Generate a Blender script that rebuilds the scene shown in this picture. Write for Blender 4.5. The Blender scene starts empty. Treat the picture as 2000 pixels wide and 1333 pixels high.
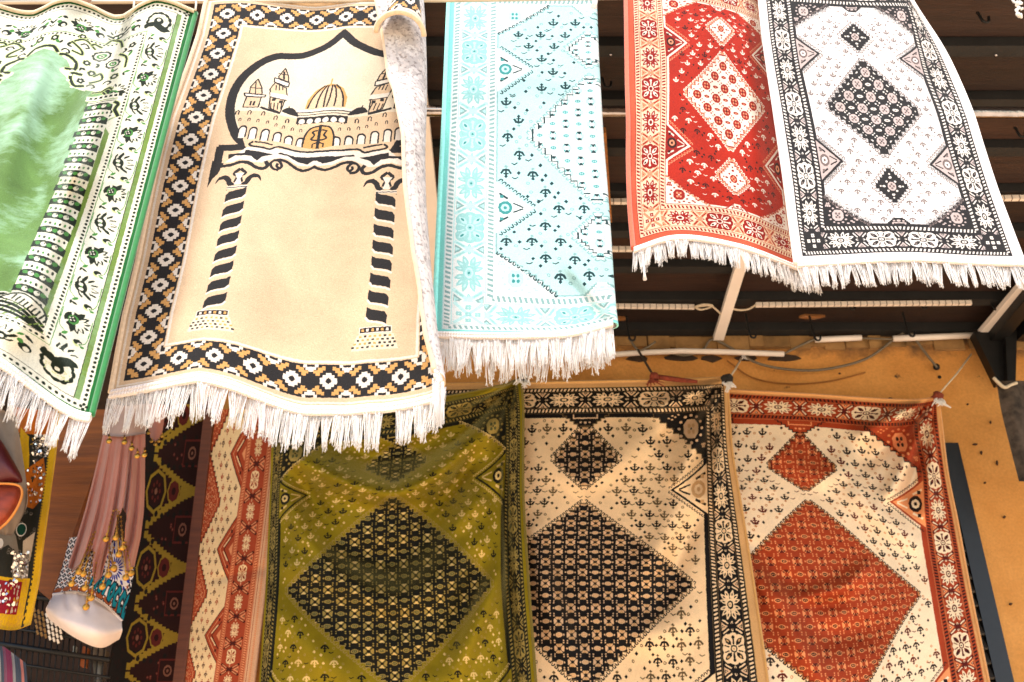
import bpy, math, random
import numpy as np
from mathutils import Vector

# ----------------------------------------------------------------------------
# camera, sky, sun, exposure
# ----------------------------------------------------------------------------
PITCH, FPX, EYE = 32.0, 2200.0, 1.5          # degrees up, focal length in photo pixels, eye height
scene = bpy.context.scene
COL = scene.collection
cam_d = bpy.data.cameras.new('camera'); cam = bpy.data.objects.new('camera', cam_d); COL.objects.link(cam)
cam.location = (0, 0, EYE); cam.rotation_euler = (math.radians(90+PITCH), 0, 0)
cam_d.sensor_width = 36; cam_d.lens = 36*FPX/2000; cam_d.clip_start = .05; cam_d.clip_end = 400
cam_d.dof.use_dof = True; cam_d.dof.focus_distance = 3.0; cam_d.dof.aperture_fstop = 5.6
scene.camera = cam
SUN_EL, SUN_AZ = 60.0, -20.0                 # the light comes from behind the camera, a little from the left
world = bpy.data.worlds.new('World'); scene.world = world; world.use_nodes = True
wn = world.node_tree; bg = wn.nodes['Background']
sky = wn.nodes.new('ShaderNodeTexSky'); sky.sky_type = 'NISHITA'; sky.sun_disc = False
sky.sun_elevation = math.radians(SUN_EL); sky.sun_rotation = math.radians(180+SUN_AZ)
sky.air_density = 1.2; sky.dust_density = 1.0; sky.ozone_density = .6
wn.links.new(sky.outputs[0], bg.inputs[0]); bg.inputs[1].default_value = .12
sun_d = bpy.data.lights.new('sun', 'SUN'); sun = bpy.data.objects.new('sun', sun_d); COL.objects.link(sun)
sun_d.energy = 2.4; sun_d.angle = math.radians(10); sun_d.color = (1.0, .94, .86)
az, el_ = math.radians(SUN_AZ), math.radians(SUN_EL)
to_sun = Vector((math.sin(az)*math.cos(el_), -math.cos(az)*math.cos(el_), math.sin(el_)))
sun.rotation_euler = to_sun.to_track_quat('Z', 'Y').to_euler(); sun.location = to_sun*30
vs = scene.view_settings; vs.view_transform = 'Standard'; vs.look = 'None'; vs.gamma = 1; vs.use_curve_mapping = False
vs.exposure = 1.48
scene.render.film_transparent = False
scene.cycles.max_bounces = 8; scene.cycles.diffuse_bounces = 5
# ----------------------------------------------------------------------------
# woven patterns: drawn with numpy on small canvases, in millimetres of rug
# ----------------------------------------------------------------------------
def smooth(pts, n=6, closed=False):
    p = np.array(pts, float)
    if closed: p = np.vstack([p[-1], p, p[0], p[1]])
    else: p = np.vstack([2*p[0]-p[1], p, 2*p[-1]-p[-2]])
    out = []
    for i in range(1, len(p)-2):
        a, b, c, d = p[i-1], p[i], p[i+1], p[i+2]
        for k in range(n):
            t = k/n
            out.append(0.5*((2*b)+(-a+c)*t+(2*a-5*b+4*c-d)*t*t+(-a+3*b-3*c+d)*t**3))
    if not closed: out.append(p[-2])
    return np.array(out)

class Cv:
    """an indexed canvas; w x h millimetres at k pixels per millimetre"""
    def __init__(s, w, h, k, bg=0):
        s.w, s.h, s.k = w, h, k
        s.W, s.H = int(round(w*k)), int(round(h*k))
        s.a = np.full((s.H, s.W), bg, np.uint8)
        s.st = [np.eye(3)]
    def at(s, x=0, y=0, rot=0, sx=1, sy=None):
        if sy is None: sy = sx
        c, n = math.cos(math.radians(rot)), math.sin(math.radians(rot))
        s.st.append(s.st[-1] @ np.array([[c*sx, -n*sy, x], [n*sx, c*sy, y], [0, 0, 1]]))
        return s
    def __enter__(s): return s
    def __exit__(s, *a): s.st.pop()
    def poly(s, pts, c):
        p = np.asarray(pts, float); M = s.st[-1]
        p = (p @ M[:2, :2].T + M[:2, 2])*s.k
        x0, y0 = np.floor(p.min(0)).astype(int); x1, y1 = np.ceil(p.max(0)).astype(int)+1
        x0, y0, x1, y1 = max(x0, 0), max(y0, 0), min(x1, s.W), min(y1, s.H)
        if x1 <= x0 or y1 <= y0: return
        X = np.arange(x0, x1)+.5; Y = (np.arange(y0, y1)+.5)[:, None]
        m = np.zeros((y1-y0, x1-x0), bool)
        q = np.roll(p, -1, 0)
        for (ax, ay), (bx, by) in zip(p, q):
            if ay == by: continue
            t = (Y-ay)/(by-ay)
            m ^= ((ay > Y) != (by > Y)) & (X[None, :] < ax+t*(bx-ax))
        s.a[y0:y1, x0:x1][m] = c
    def mask(s, pts):
        b = s.a; s.a = np.zeros_like(b); s.poly(pts, 1); m = s.a > 0; s.a = b
        return m
    def rect(s, x0, y0, x1, y1, c): s.poly([(x0, y0), (x1, y0), (x1, y1), (x0, y1)], c)
    def ell(s, x, y, rx, ry, c, n=14):
        t = np.linspace(0, 2*math.pi, n, endpoint=False)
        s.poly(np.c_[x+rx*np.cos(t), y+ry*np.sin(t)], c)
    def line(s, pts, w, c, closed=False, sm=0):
        p = smooth(pts, sm, closed) if sm else np.asarray(pts, float)
        if closed: p = np.vstack([p, p[0]])
        for a, b in zip(p[:-1], p[1:]):
            d = b-a; L = np.hypot(*d)
            if L < 1e-6: continue
            n = np.array([-d[1], d[0]])/L*w/2; e = d/L*w*.25
            s.poly([a-e+n, b+e+n, b+e-n, a-e-n], c)
    def frame(s, x0, y0, x1, y1, w, c):
        s.rect(x0, y0, x1, y0+w, c); s.rect(x0, y1-w, x1, y1, c)
        s.rect(x0, y0, x0+w, y1, c); s.rect(x1-w, y0, x1, y1, c)
    def mirror(s):
        h = s.W//2
        s.a[:, s.W-h:] = s.a[:, :h][:, ::-1]
    def leaf(s, x, y, L, w, rot, c):
        with s.at(x, y, rot):
            s.poly([(0, 0), (L*.25, -w*.42), (L*.55, -w*.5), (L*.85, -w*.25), (L, 0), (L*.85, w*.25), (L*.55, w*.5), (L*.25, w*.42)], c)

def stairs(a, b, n, d):
    """a stepped (stair) run of points from a to b"""
    a, b = np.array(a, float), np.array(b, float); out = []
    for i in range(n):
        p, q = a+(b-a)*i/n, a+(b-a)*(i+1)/n
        out += [p, (q[0], p[1]) if d else (p[0], q[1])]
    return [tuple(v) for v in out]+[tuple(b)]

def diamond(x, y, rx, ry, n=0):
    if not n: return [(x, y-ry), (x+rx, y), (x, y+ry), (x-rx, y)]
    return (stairs((x, y-ry), (x+rx, y), n, True)[:-1]+stairs((x+rx, y), (x, y+ry), n, False)[:-1]
            + stairs((x, y+ry), (x-rx, y), n, True)[:-1]+stairs((x-rx, y), (x, y-ry), n, False)[:-1])

def gul_a(c, m, d, o):      # petalled medallion, long axis along x; about 88 x 56
    for sx in (-1, 1):
        for sy in (-1, 1):
            for (x, y, L, w, r) in ((5, 5, 24, 11, 72), (10, 5, 27, 11, 44), (14, 3, 28, 11, 17)):
                with c.at(0, 0, 0, sx, sy):
                    c.leaf(x, y, L, w, r, m)
                    c.leaf(x+L*.35*math.cos(math.radians(r)), y+L*.35*math.sin(math.radians(r)), L*.38, w*.36, r, d)
    c.ell(0, 0, 17, 12, m); c.ell(0, 0, 12.5, 8.5, d, 8); c.ell(0, 0, 7.5, 5, m, 8); c.ell(0, 0, 3, 2.4, o, 8)
    for sx in (-1, 1):
        c.ell(sx*50, 0, 6, 3.2, m, 8); c.ell(sx*50, 0, 3, 1.3, d, 8)

def gul_b(c, m, d, o):      # rounded rosette of four big lobes with dark drops inside
    for sx in (-1, 1):
        for sy in (-1, 1): c.ell(sx*20, sy*14, 18, 14, m)
        c.ell(sx*33, 0, 9, 11, m); c.ell(0, sx*20, 11, 8, m)
    c.rect(-22, -20, 22, 20, m)
    for sx in (-1, 1):
        for sy in (-1, 1):
            with c.at(0, 0, 0, sx, sy):
                c.leaf(9, 6, 25, 11, 38, d); c.leaf(17, 12, 10, 5, 38, o)
                c.line([(5, 12), (9, 22)], 3, d)
        c.line([(sx*13, 0), (sx*27, 0)], 4, d); c.ell(sx*30, 0, 4, 4, d, 8)
    c.ell(0, 0, 11, 8.5, d, 8); c.ell(0, 0, 7, 5.4, m, 8); c.ell(0, 0, 3, 2.4, o, 6)
    for sx in (-1, 1):
        c.ell(sx*50, 0, 6, 3, m, 8); c.ell(sx*50, 0, 3, 1.2, d, 8)

def cross(c, m, d, t, hw):      # X between two medallions, with triangles at both edges
    for s in (-1, 1):
        c.line([(-22, s*hw), (22, -s*hw)], 9, d)
    for s in (-1, 1):
        c.line([(-19, s*hw*.86), (-8, s*hw*.36)], 4.2, m); c.line([(8, -s*hw*.36), (19, -s*hw*.86)], 4.2, m)
    c.rect(-3, -3, 3, 3, d)
    for s in (-1, 1):
        c.poly([(-13, s*hw), (13, s*hw), (0, s*hw*.42)], t); c.poly([(-6, s*hw*.95), (6, s*hw*.95), (0, s*hw*.66)], d)
        c.ell(0, s*hw*.83, 2, 2, m, 6)

def rope(c, x0, y0, x1, y1, w, bg, dash, pitch=11):
    """guard stripe of slanted dashes between two points (centre line)"""
    L = math.hypot(x1-x0, y1-y0); r = math.degrees(math.atan2(y1-y0, x1-x0))
    with c.at(x0, y0, r):
        c.rect(0, -w/2, L, w/2, bg)
        n = int(L/pitch)
        for i in range(n):
            x = (i+.5)*L/n; f = 1 if x < L/2 else -1
            c.poly([(x-f*4.5, w*.38), (x-f*1.0, -w*.38), (x+f*4.5, -w*.38), (x+f*1.0, w*.38)], dash)

def anchor(c, x, y, s, up, col, col2=None):
    with c.at(x, y, 0, s, s if up else -s):
        c.line([(-10.5, -3), (-6, 4), (0, 6), (6, 4), (10.5, -3)], 5, col)
        c.line([(0, 6), (0, -8)], 4, col); c.line([(-5, -4), (5, -4)], 3.2, col)
        c.poly(diamond(0, -11, 4.4, 4.2), col); c.poly(diamond(0, 13, 4.6, 3.8), col2 if col2 is not None else col)

def hooks(c, a, b, pitch, sz, col, side=1):
    """row of little scroll hooks from a to b"""
    a, b = np.array(a, float), np.array(b, float); L = np.hypot(*(b-a)); n = max(2, int(L/pitch))
    r = math.degrees(math.atan2(*(b-a)[::-1]))
    for i in range(n):
        p = a+(b-a)*(i+.5)/n
        with c.at(p[0], p[1], r, 1, side):
            c.line([(-sz*.5, 0), (-sz*.35, -sz*.8), (sz*.2, -sz*.9), (sz*.35, -sz*.4)], sz*.32, col)

def lattice(c, region, cw, ch, D, m, o, accent, k2=1.0):
    """fine lattice of crossed blocks and eyes inside a polygon"""
    t = Cv(2*cw, 2*ch, c.k, D)
    def block(x, y):
        with t.at(x, y, 0, cw/36*.92, ch/32*.86):
            t.poly([(-15, -6), (-8, -13), (8, -13), (15, -6), (15, 6), (8, 13), (-8, 13), (-15, 6)], m)
            t.poly([(-8, -13), (8, -13), (0, -3)], accent); t.poly([(-8, 13), (8, 13), (0, 3)], accent)
            t.line([(-12, -10), (12, 10)], 3, D); t.line([(-12, 10), (12, -10)], 3, D)
            t.poly(diamond(0, 0, 6, 6), D)
            for sx in (-1, 1):
                for sy in (-1, 1): t.poly(diamond(sx*7, sy*7, 2.6, 2.6), o)
    def eye(x, y):
        with t.at(x, y, 0, cw/36*.92, ch/32*.86):
            t.ell(0, 0, 11, 7, m); t.ell(0, 0, 7.6, 4.4, o); t.ell(-2.6, 0, 1.8, 2.2, m, 6); t.ell(2.6, 0, 1.8, 2.2, m, 6)
            t.ell(-15, 0, 3, 3, m, 6); t.ell(15, 0, 3, 3, m, 6)
    for i in range(-1, 4):
        for j in range(-1, 4):
            (block if (i+j) % 2 else eye)(i*cw, j*ch)
            with t.at(i*cw+cw/2, j*ch+ch/2):
                for dx, dy in ((-5.5, -2.5), (5.5, 2.5), (5.5, -2.5), (-5.5, 2.5)): t.ell(dx*cw/36, dy*ch/32, 2.3, 2.3, m, 6)
    m_ = c.mask(region)
    ty = (np.arange(c.H)[:, None]+int(ch*c.k*.5)) % t.H; tx = (np.arange(c.W)[None, :]) % t.W
    # centre an element on the middle of the canvas
    tx = (np.arange(c.W)[None, :]-c.W//2) % t.W; ty = (np.arange(c.H)[:, None]-c.H//2) % t.H
    c.a[m_] = t.a[ty, tx][m_]

def persian(W, H, k, P, n_short, n_long, big, small, notch, corner, guls, seed=1, halo=False, edge=26):
    """the gul-and-diamond rug. P = dict of colour indices. big/small = (half w, half h[, offset])"""
    c = Cv(W, H, k, P['edge']); rnd = np.random.RandomState(seed)
    e, g1, bw, g2 = edge, 20, 66, 22
    b0 = e+g1; b1 = b0+bw; f0 = b1+g2
    # guards
    for (o, w, q) in ((e+g1/2, g1, 'outer'), (b1+g2/2, g2, 'inner')):
        c.frame(o-w/2, o-w/2, W-o+w/2, H-o+w/2, w, P['gbg'])
        rope(c, o, o, W-o, o, w*.72, P['gbg'], P['gdash']); rope(c, W-o, H-o, o, H-o, w*.72, P['gbg'], P['gdash'])
        rope(c, o, H-o, o, o, w*.72, P['gbg'], P['gdash']); rope(c, W-o, o, W-o, H-o, w*.72, P['gbg'], P['gdash'])
    for o in (e, b0-2, b1, f0-2): c.frame(o, o, W-o, H-o, 2.2, P['gline'])
    # border
    c.frame(b0, b0, W-b0, H-b0, bw, P['bbg'])
    mid = b0+bw/2
    def side(x0, y0, x1, y1, n):
        L = math.hypot(x1-x0, y1-y0); r = math.degrees(math.atan2(y1-y0, x1-x0)); L2 = L-bw*1.1
        with c.at(x0, y0, r):
            for i in range(n):
                p = L2/n; x = bw*.55+(i+.5)*p; sc = min(p/125, 1.0)
                with c.at(x, 0, 0, sc*1.08, bw/66*1.1):
                    (gul_a if (i % 2 == 0) == (n % 2 == 1 or i < n/2) else gul_b)(c, P['bm'], P['bd'], P['bo'])
            for i in range(n+1):
                with c.at(bw*.55+i*p, 0, 0, sc): cross(c, P['bm'], P['bx'], P['bt'], bw/2-1)
    side(mid, mid, W-mid, mid, n_short); side(W-mid, H-mid, mid, H-mid, n_short)
    side(mid, H-mid, mid, mid, n_long); side(W-mid, mid, W-mid, H-mid, n_long)
    for x in (mid, W-mid):
        for y in (mid, H-mid):
            c.rect(x-bw/2+1, y-bw/2+1, x+bw/2-1, y+bw/2-1, P['bbg'])
            for s in (-1, 1): c.line([(x-28, y+s*28), (x+28, y-s*28)], 8, P['bx'])
            for dx, dy in ((-19, 0), (19, 0), (0, -19), (0, 19), (0, 0)):
                for q in range(4): c.ell(x+dx+4*math.cos(q*1.571+.78), y+dy+4*math.sin(q*1.571+.78), 3.6, 3.6, P['bm'], 8)
                c.ell(x+dx, y+dy, 2, 2, P['bd'], 6)
    # field
    c.rect(f0, f0, W-f0, H-f0, P['field'])
    cx, cy = W/2, H/2; fw = W-2*f0; fh = H-2*f0
    c.frame(f0, f0, W-f0, H-f0, P.get('flw', 3), P['fline'])
    # corner pieces, notches, end half-diamonds on the left half, mirrored later
    def piece(pts, steps, fill):
        c.poly(pts, fill)
    cw_, chh = corner
    for sy in (1, -1):
        Y = (lambda v: f0+v) if sy == 1 else (lambda v: H-f0-v)
        A, B = (f0, Y(chh)), (f0+cw_, Y(0))
        if halo:
            for _ in range(1500):
                t = rnd.rand(); d = abs(rnd.normal(0, 12))
                x = A[0]+(B[0]-A[0])*t+d*.7; y = A[1]+(B[1]-A[1])*t+sy*d*.7
                c.rect(x, y, x+1.1, y+1.1, P['halo'])
        st = stairs(A, B, 9, True)
        c.poly(st+[(f0, Y(0))], P['cbg']); c.line(st, 3.2, P['cline'])
        hooks(c, (A[0]+3, A[1]+sy*6), (B[0]+6, B[1]+sy*2), 10, 8, P['hook'], sy)
        mx, my = f0+cw_*.33, Y(chh*.36)
        with c.at(mx, my, 0, min(cw_, chh)/110):
            c.poly([(-20, -10), (-10, -22), (10, -22), (20, -10), (20, 10), (10, 22), (-10, 22), (-20, 10)], P['dm'])
            for q in range(4): c.ell(8*math.cos(q*1.571+.78), 10*math.sin(q*1.571+.78), 4.2, 5, P['do'], 8)
            c.ell(0, 0, 3, 3, P['dbg'], 6)
            for q in range(12):
                c.ell(31*math.cos(q*.5236), 32*math.sin(q*.5236), 4.5, 3.5, P['dm'], 8)
        for q in range(5): c.ell(f0+cw_*(.62+.08*(q % 2))+q*5-8, Y(6+q*4), 4, 2.6, P['dm'], 8)
        for q in range(5): c.ell(f0+6+q*3, Y(chh*.7+(q % 2)*7), 3, 4, P['dm'], 8)
    nd, nh, noff = notch
    for sy in (1, -1):
        y = cy-sy*noff
        if halo:
            for _ in range(1300):
                t = rnd.rand()*2-1; d = abs(rnd.normal(0, 11))
                c.rect(f0+(1-abs(t))*nd+d*.8, y+t*(nh+6), f0+(1-abs(t))*nd+d*.8+1.1, y+t*(nh+6)+1.1, P['halo'])
        c.poly([(f0, y-nh-9), (f0+nd+10, y), (f0, y+nh+9)], P['nline'])
        c.poly([(f0, y-nh), (f0+nd, y), (f0, y+nh)], P['nbg'])
        hooks(c, (f0+4, y-nh-12), (f0+nd+14, y-2), 10, 8, P['hook'], 1); hooks(c, (f0+nd+14, y+2), (f0+4, y+nh+12), 10, 8, P['hook'], 1)
        s_ = nd/70
        c.ell(f0+20*s_, y, 16*s_, 19*s_, P['nd'], 10); c.ell(f0+20*s_, y, 10*s_, 11*s_, P['nm'], 8); c.ell(f0+20*s_, y, 4*s_, 5*s_, P['nd'], 6)
        for q in (-1, 1):
            c.line([(f0+8, y+q*nh*.62), (f0+nd*.36, y+q*nh*.42)], 5*s_, P['nm2']); c.line([(f0+nd*.55, y+q*nh*.2), (f0+nd*.85, y+q*2)], 3.5*s_, P['nm2'])
            c.rect(f0+8*s_, y+q*nh*.5-4*s_, f0+16*s_, y+q*nh*.5+4*s_, P['nd'])
    # end half-diamonds
    for sy in (1, -1):
        Y = (lambda v: f0+v) if sy == 1 else (lambda v: H-f0-v)
        hw, hh = small[0]*.9, small[1]*.55
        st = stairs((cx-hw, Y(0)), (cx-12, Y(hh)), 6, True)
        c.poly(st+[(cx+2, Y(hh)), (cx+2, Y(0))], P['dbg']); c.line(st, 3, P['cline'])
        c.line([(cx-hw*.45, Y(4)), (cx-hw*.45, Y(hh*.32)), (cx+2, Y(hh*.32))], 4, P['dm'])
        c.ell(cx, Y(hh*.6), 6, 4, P['dm'], 8); c.ell(cx-13, Y(hh*.58), 4, 3, P['dm'], 8)
    # diamonds
    bx, by = big; sx_, sy_, so = small
    for (y, rx, ry, n) in ((cy, bx, by, int(bx/13)), (cy-so, sx_, sy_, 6), (cy+so, sx_, sy_, 6)):
        if halo:
            for _ in range(int(rx*34)):
                t = rnd.rand()*4; q = int(t); t -= q
                v = [(0, -1), (1, 0), (0, 1), (-1, 0), (0, -1)]
                d = 1+abs(rnd.normal(0, .07*(150/rx)**.5))
                x = cx+(v[q][0]*(1-t)+v[q+1][0]*t)*rx*d; yy = y+(v[q][1]*(1-t)+v[q+1][1]*t)*ry*d
                c.rect(x, yy, x+1.1, yy+1.1, P['halo'])
        h = P['hook2']
        m_ = 12
        if P.get('dring') is not None: c.poly(diamond(cx, y, rx+m_*.9, ry+m_*.9, n), P['dring'])
        hooks(c, (cx, y-ry-m_), (cx+rx+m_, y), 11, 9, h, 1); hooks(c, (cx+rx+m_, y), (cx, y+ry+m_), 11, 9, h, 1)
        hooks(c, (cx, y+ry+m_), (cx-rx-m_, y), 11, 9, h, 1); hooks(c, (cx-rx-m_, y), (cx, y-ry-m_), 11, 9, h, 1)
        c.poly(diamond(cx, y, rx+4, ry+4, n), P['dline'])
        reg = diamond(cx, y, rx, ry, n)
        c.poly(reg, P['dbg'])
        if guls == 'fine':
            lattice(c, reg, *P['cell'], P['dbg'], P['dm'], P['do'], P['da'])
        elif rx == bx:
            N = 4; old = c.a.copy(); mk = c.mask(diamond(cx, y, rx-2, ry-2))
            for i in range(-6, 7):
                for j in range(-6, 7):
                    u = (i+j)/N*rx*.5*1.02; v = (i-j)/N*ry*.5*1.02
                    if (i % 2) and (j % 2):
                        u *= 1; v *= 1
                        c.ell(cx+u, y+v, rx*.115, ry*.108, P['dm'], 10)
                        for q in range(4): c.ell(cx+u+rx*.05*math.cos(q*1.571+.78), y+v+ry*.05*math.sin(q*1.571+.78), 3.2, 3.8, P['do'], 6)
                        c.ell(cx+u, y+v, 2.6, 3.4, P['da'], 6)
                    elif (i % 2) == 0 and (j % 2) == 0:
                        c.ell(cx+u, y+v, rx*.075, ry*.034, P['dm2'], 8); c.ell(cx+u, y+v, rx*.03, ry*.014, P['do'], 6)
                    else:
                        for dx in (-6, 6): c.ell(cx+u+dx, y+v+dx*.3, 3, 3.2, P['dm2'], 6)
                        c.ell(cx+u, y+v-7, 2.4, 2.4, P['dm2'], 6); c.ell(cx+u, y+v+7, 2.4, 2.4, P['dm2'], 6)
            c.a[~mk] = old[~mk]
        else:
            c.ell(cx, y, rx*.3, ry*.3, P['dm'], 10)
            for q in range(4): c.ell(cx+rx*.13*math.cos(q*1.571), y+ry*.13*math.sin(q*1.571), 4, 4, P['do'], 6)
            for q in range(8):
                a = q*math.pi/4; f = .55 if q % 2 == 0 else .42
                c.ell(cx+rx*f*math.cos(a), y+ry*f*math.sin(a), 5 if q % 2 == 0 else 3.6, 3.6, P['dm2'], 8)
            for q in (-1, 1): c.ell(cx, y+q*ry*.76, 3, 3, P['dm2'], 6); c.ell(cx+q*rx*.76, y, 3, 3, P['dm2'], 6)
    # scattered sprigs
    px, py = P.get('pitch', (52, 40)); s_ = P.get('sprig', 1.0)
    rows = int(fh/py)
    for r in range(rows+1):
        y = f0+8+r*py
        for i in range(-12, 1):
            x = cx+(i+(.5 if r % 2 else 0))*px+rnd.uniform(-3, 3)
            if x < f0+12: continue
            yy = y+rnd.uniform(-4, 4)
            def free(x, y, rr):
                for dx in (-rr, 0, rr):
                    for dy in (-rr, 0, rr):
                        X, Y = int((x+dx)*k), int((y+dy)*k)
                        if not (0 <= X < c.W and 0 <= Y < c.H) or c.a[Y, X] != P['field']: return False
                return True
            if free(x, yy, 13*s_):
                q = rnd.rand()
                anchor(c, x, yy, s_*.95, yy < cy, P['s1'] if q < P.get('sq', .6) else P['s2'], P['s3'])
            for (dx, dy) in ((px*.5, 2), (px*.28, -py*.42), (-px*.2, py*.5), (px*.36, py*.3)):
                if free(x+dx, yy+dy, 6*s_):
                    q = rnd.rand()
                    if q < .42: c.poly(diamond(x+dx, yy+dy, 4.4*s_, 4.8*s_), P['s1'])
                    elif q < .75:
                        c.ell(x+dx, yy+dy, 4*s_, 4*s_, P['s3'], 8); c.ell(x+dx, yy+dy, 2*s_, 2*s_, P['field'], 6)
                    else: c.line([(x+dx-6*s_, yy+dy), (x+dx, yy+dy+3*s_), (x+dx+6*s_, yy+dy-1)], 2.4*s_, P['s2'])
    c.mirror()
    return c

# ---- the photograph's perspective, used to lay a pattern out flat on an upright plane ----
def elev(py): return math.radians(PITCH)+math.atan((666.5-py)/FPX)
def zcam(py, D): return D*math.cos(elev(py)-math.radians(PITCH))/math.cos(elev(py))
def hgt(py, D): return D*math.tan(elev(py))

TAN_D, TAN_W, TAN_H = 2.15, 785, 1268
TAN_XL = ([-10, 10, 65, 226, 436, 500, 616, 688, 765, 820], [404, 398, 385, 331, 283, 268, 236, 222, 210, 200])
def tan_mm(px, py):
    return ((px-np.interp(py, *TAN_XL))*zcam(py, TAN_D)/FPX*1000, (hgt(-6, TAN_D)-hgt(py, TAN_D))*1000)

def tex_tan():
    # 0 tan, 1 black, 2 cream white, 3 ochre, 4 pale inside the arch
    c = Cv(TAN_W, TAN_H, 1.5, 0); W, H = TAN_W, TAN_H
    c.frame(12, 12, W-12, H-12, 5, 2)
    b, bw = 26, 80; mid = b+bw/2
    c.frame(b, b, W-b, H-b, bw, 1)
    def octo(x, y, s, col):
        q = [(-18, -7), (-12, -7), (-12, -13), (-6, -13), (-6, -18), (6, -18), (6, -13), (12, -13), (12, -7), (18, -7),
             (18, 7), (12, 7), (12, 13), (6, 13), (6, 18), (-6, 18), (-6, 13), (-12, 13), (-12, 7), (-18, 7)]
        c.poly([(x+a*s, y+d*s) for a, d in q], col)
    def run(x0, y0, x1, y1, n):
        L = math.hypot(x1-x0, y1-y0); r = math.degrees(math.atan2(y1-y0, x1-x0)); p = L/n
        with c.at(x0, y0, r):
            for i in range(n):
                x = (i+.5)*p
                for s in (-1, 1):
                    octo(x, s*39, .95, 2); c.rect(x-9, s*39-5, x+9, s*39+5, 1)
            for i in range(n+1):
                x = i*p
                for sx in (-1, 1):
                    for sy in (-1, 1):
                        with c.at(x+sx*22, sy*21, 0, sx, sy):
                            c.poly([(-14, 5), (-8, 5), (-8, -1), (-2, -1), (-2, -9), (8, -9), (8, -3), (13, -3), (13, 4), (3, 4), (3, 11), (-6, 11), (-6, 14), (-14, 14)], 3)
                octo(x, 0, 1.08, 2); c.poly(diamond(x, 0, 7.5, 8.5), 1); c.rect(x-5, -5, x+5, 5, 1)
    run(mid, mid, W-mid, mid, 8); run(W-mid, H-mid, mid, H-mid, 8)
    run(mid, H-mid, mid, mid, 15); run(W-mid, mid, W-mid, H-mid, 15)
    c.frame(0, 0, W, H, 11, 0); c.frame(11, 11, W-11, H-11, 5, 2); c.frame(16, 16, W-16, H-16, 10, 0)
    f = b+bw; c.rect(f, f, W-f, H-f, 0); c.frame(f+3, f+3, W-f-3, H-f-3, 6, 2)
    M = lambda pts: [tan_mm(*p) for p in pts]
    A = lambda pts: [tan_mm(380+x/2.962, y/2.962) for x, y in pts]          # crop of the arch
    B = lambda pts: [tan_mm(400+x/4.762, 230+y/4.762) for x, y in pts]      # crop of the frieze
    C = lambda pts: [tan_mm(420+x/4.595, 60+y/4.595) for x, y in pts]       # crop of the minarets
    cx = W/2
    arch = A([(838, 182), (770, 235), (690, 268), (610, 292), (540, 298), (470, 300), (400, 325), (330, 370), (262, 435), (217, 512), (197, 600), (207, 690), (238, 765), (272, 805)])
    inner = list(smooth(arch, 4))
    c.poly(inner+[(tan_mm(478, 285)), (cx+3, tan_mm(620, 300)[1]), (cx+3, inner[0][1])], 4)
    c.line([(cx+3, arch[0][1]-6)]+arch[1:], 24, 1, sm=5)
    c.line(M([(469, 262), (474, 277), (474, 283), (430, 283), (425, 314)]), 21, 1)
    c.poly(M([(415, 308), (438, 314), (427, 334), (416, 344), (405, 362)]), 1)
    # city wall and arcade
    wall = C([(165, 690), (420, 690), (600, 740), (800, 780)])
    base = [tan_mm(480, 283), (cx+3, tan_mm(620, 296)[1])]
    c.poly(wall+[(cx+3, wall[-1][1]+6)]+base[::-1], 0)
    for (x, y) in ((345, 100), (445, 118), (560, 140), (675, 172), (780, 205), (890, 225), (975, 245)):
        p = np.array(B([(x, y)])[0])
        with c.at(p[0], p[1]):
            c.ell(0, -9, 11.5, 13, 1); c.rect(-11.5, -9, 11.5, 22, 1); c.ell(0, -6, 8, 10, 2); c.rect(-8, -6, 8, 23, 2)
    for (x, y, s) in [(x, y, 1) for x, y in ((190, 700), (300, 700), (425, 715), (540, 755), (645, 785), (757, 805))]+[(x, y, .72) for x, y in ((215, 765), (298, 768), (380, 780), (468, 797), (545, 825), (613, 845), (693, 862), (770, 875))]:
        p = C([(x, y)])[0]
        c.line([(p[0]-4*s, p[1]+8*s), (p[0]-4*s, p[1]-2*s), (p[0], p[1]-6*s), (p[0]+4*s, p[1]-2*s), (p[0]+4*s, p[1]+8*s)], 3*s, 1)
    # minarets
    def shape(pts, fill, w=3.4):
        q = C(pts); c.poly(q, fill); c.line(q, w, 1, closed=True)
    shape([(265, 560), (235, 655), (375, 655), (400, 565)], 0); c.rect(*C([(300, 600)])[0], *C([(308, 640)])[0], 1); c.rect(*C([(330, 600)])[0], *C([(338, 640)])[0], 1)
    shape([(245, 528), (440, 545), (430, 565), (250, 555)], 2)
    shape([(288, 530), (300, 470), (365, 400), (402, 475), (405, 540)], 0); c.line(C([(345, 420), (345, 530)]), 3, 1); c.line(C([(300, 478), (400, 485)]), 3, 1)
    shape([(520, 430), (475, 490), (480, 560), (472, 665), (575, 712), (612, 600), (632, 550), (622, 480)], 0)
    c.poly(C([(478, 520), (634, 550), (628, 590), (480, 565)]), 2); c.line(C([(480, 562), (628, 598)]), 3, 1)
    for (x, y) in ((515, 588), (580, 610)): p = C([(x, y)])[0]; c.rect(p[0]-5, p[1]-5, p[0]+5, p[1]+5, 1)
    for x in (490, 520, 552, 585): c.line(C([(x, 620), (x-4, 680)]), 3, 1)
    for x in (530, 560, 590): c.line(C([(x, 455), (x, 500)]), 3, 1)
    shape([(515, 385), (650, 432), (640, 472), (512, 425)], 2)
    shape([(550, 375), (610, 297), (640, 370), (642, 425), (552, 392)], 0); c.line(C([(600, 330), (598, 400)]), 5, 1); c.line(C([(550, 345), (640, 362)]), 3, 1)
    c.line(C([(398, 660), (572, 716)]), 7, 1)
    c.poly(smooth(C([(590, 700), (615, 675), (655, 664), (705, 682), (745, 745), (690, 738), (640, 722)]), 3, True), 1); c.line(C([(655, 650), (655, 670)]), 3, 1)
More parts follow.
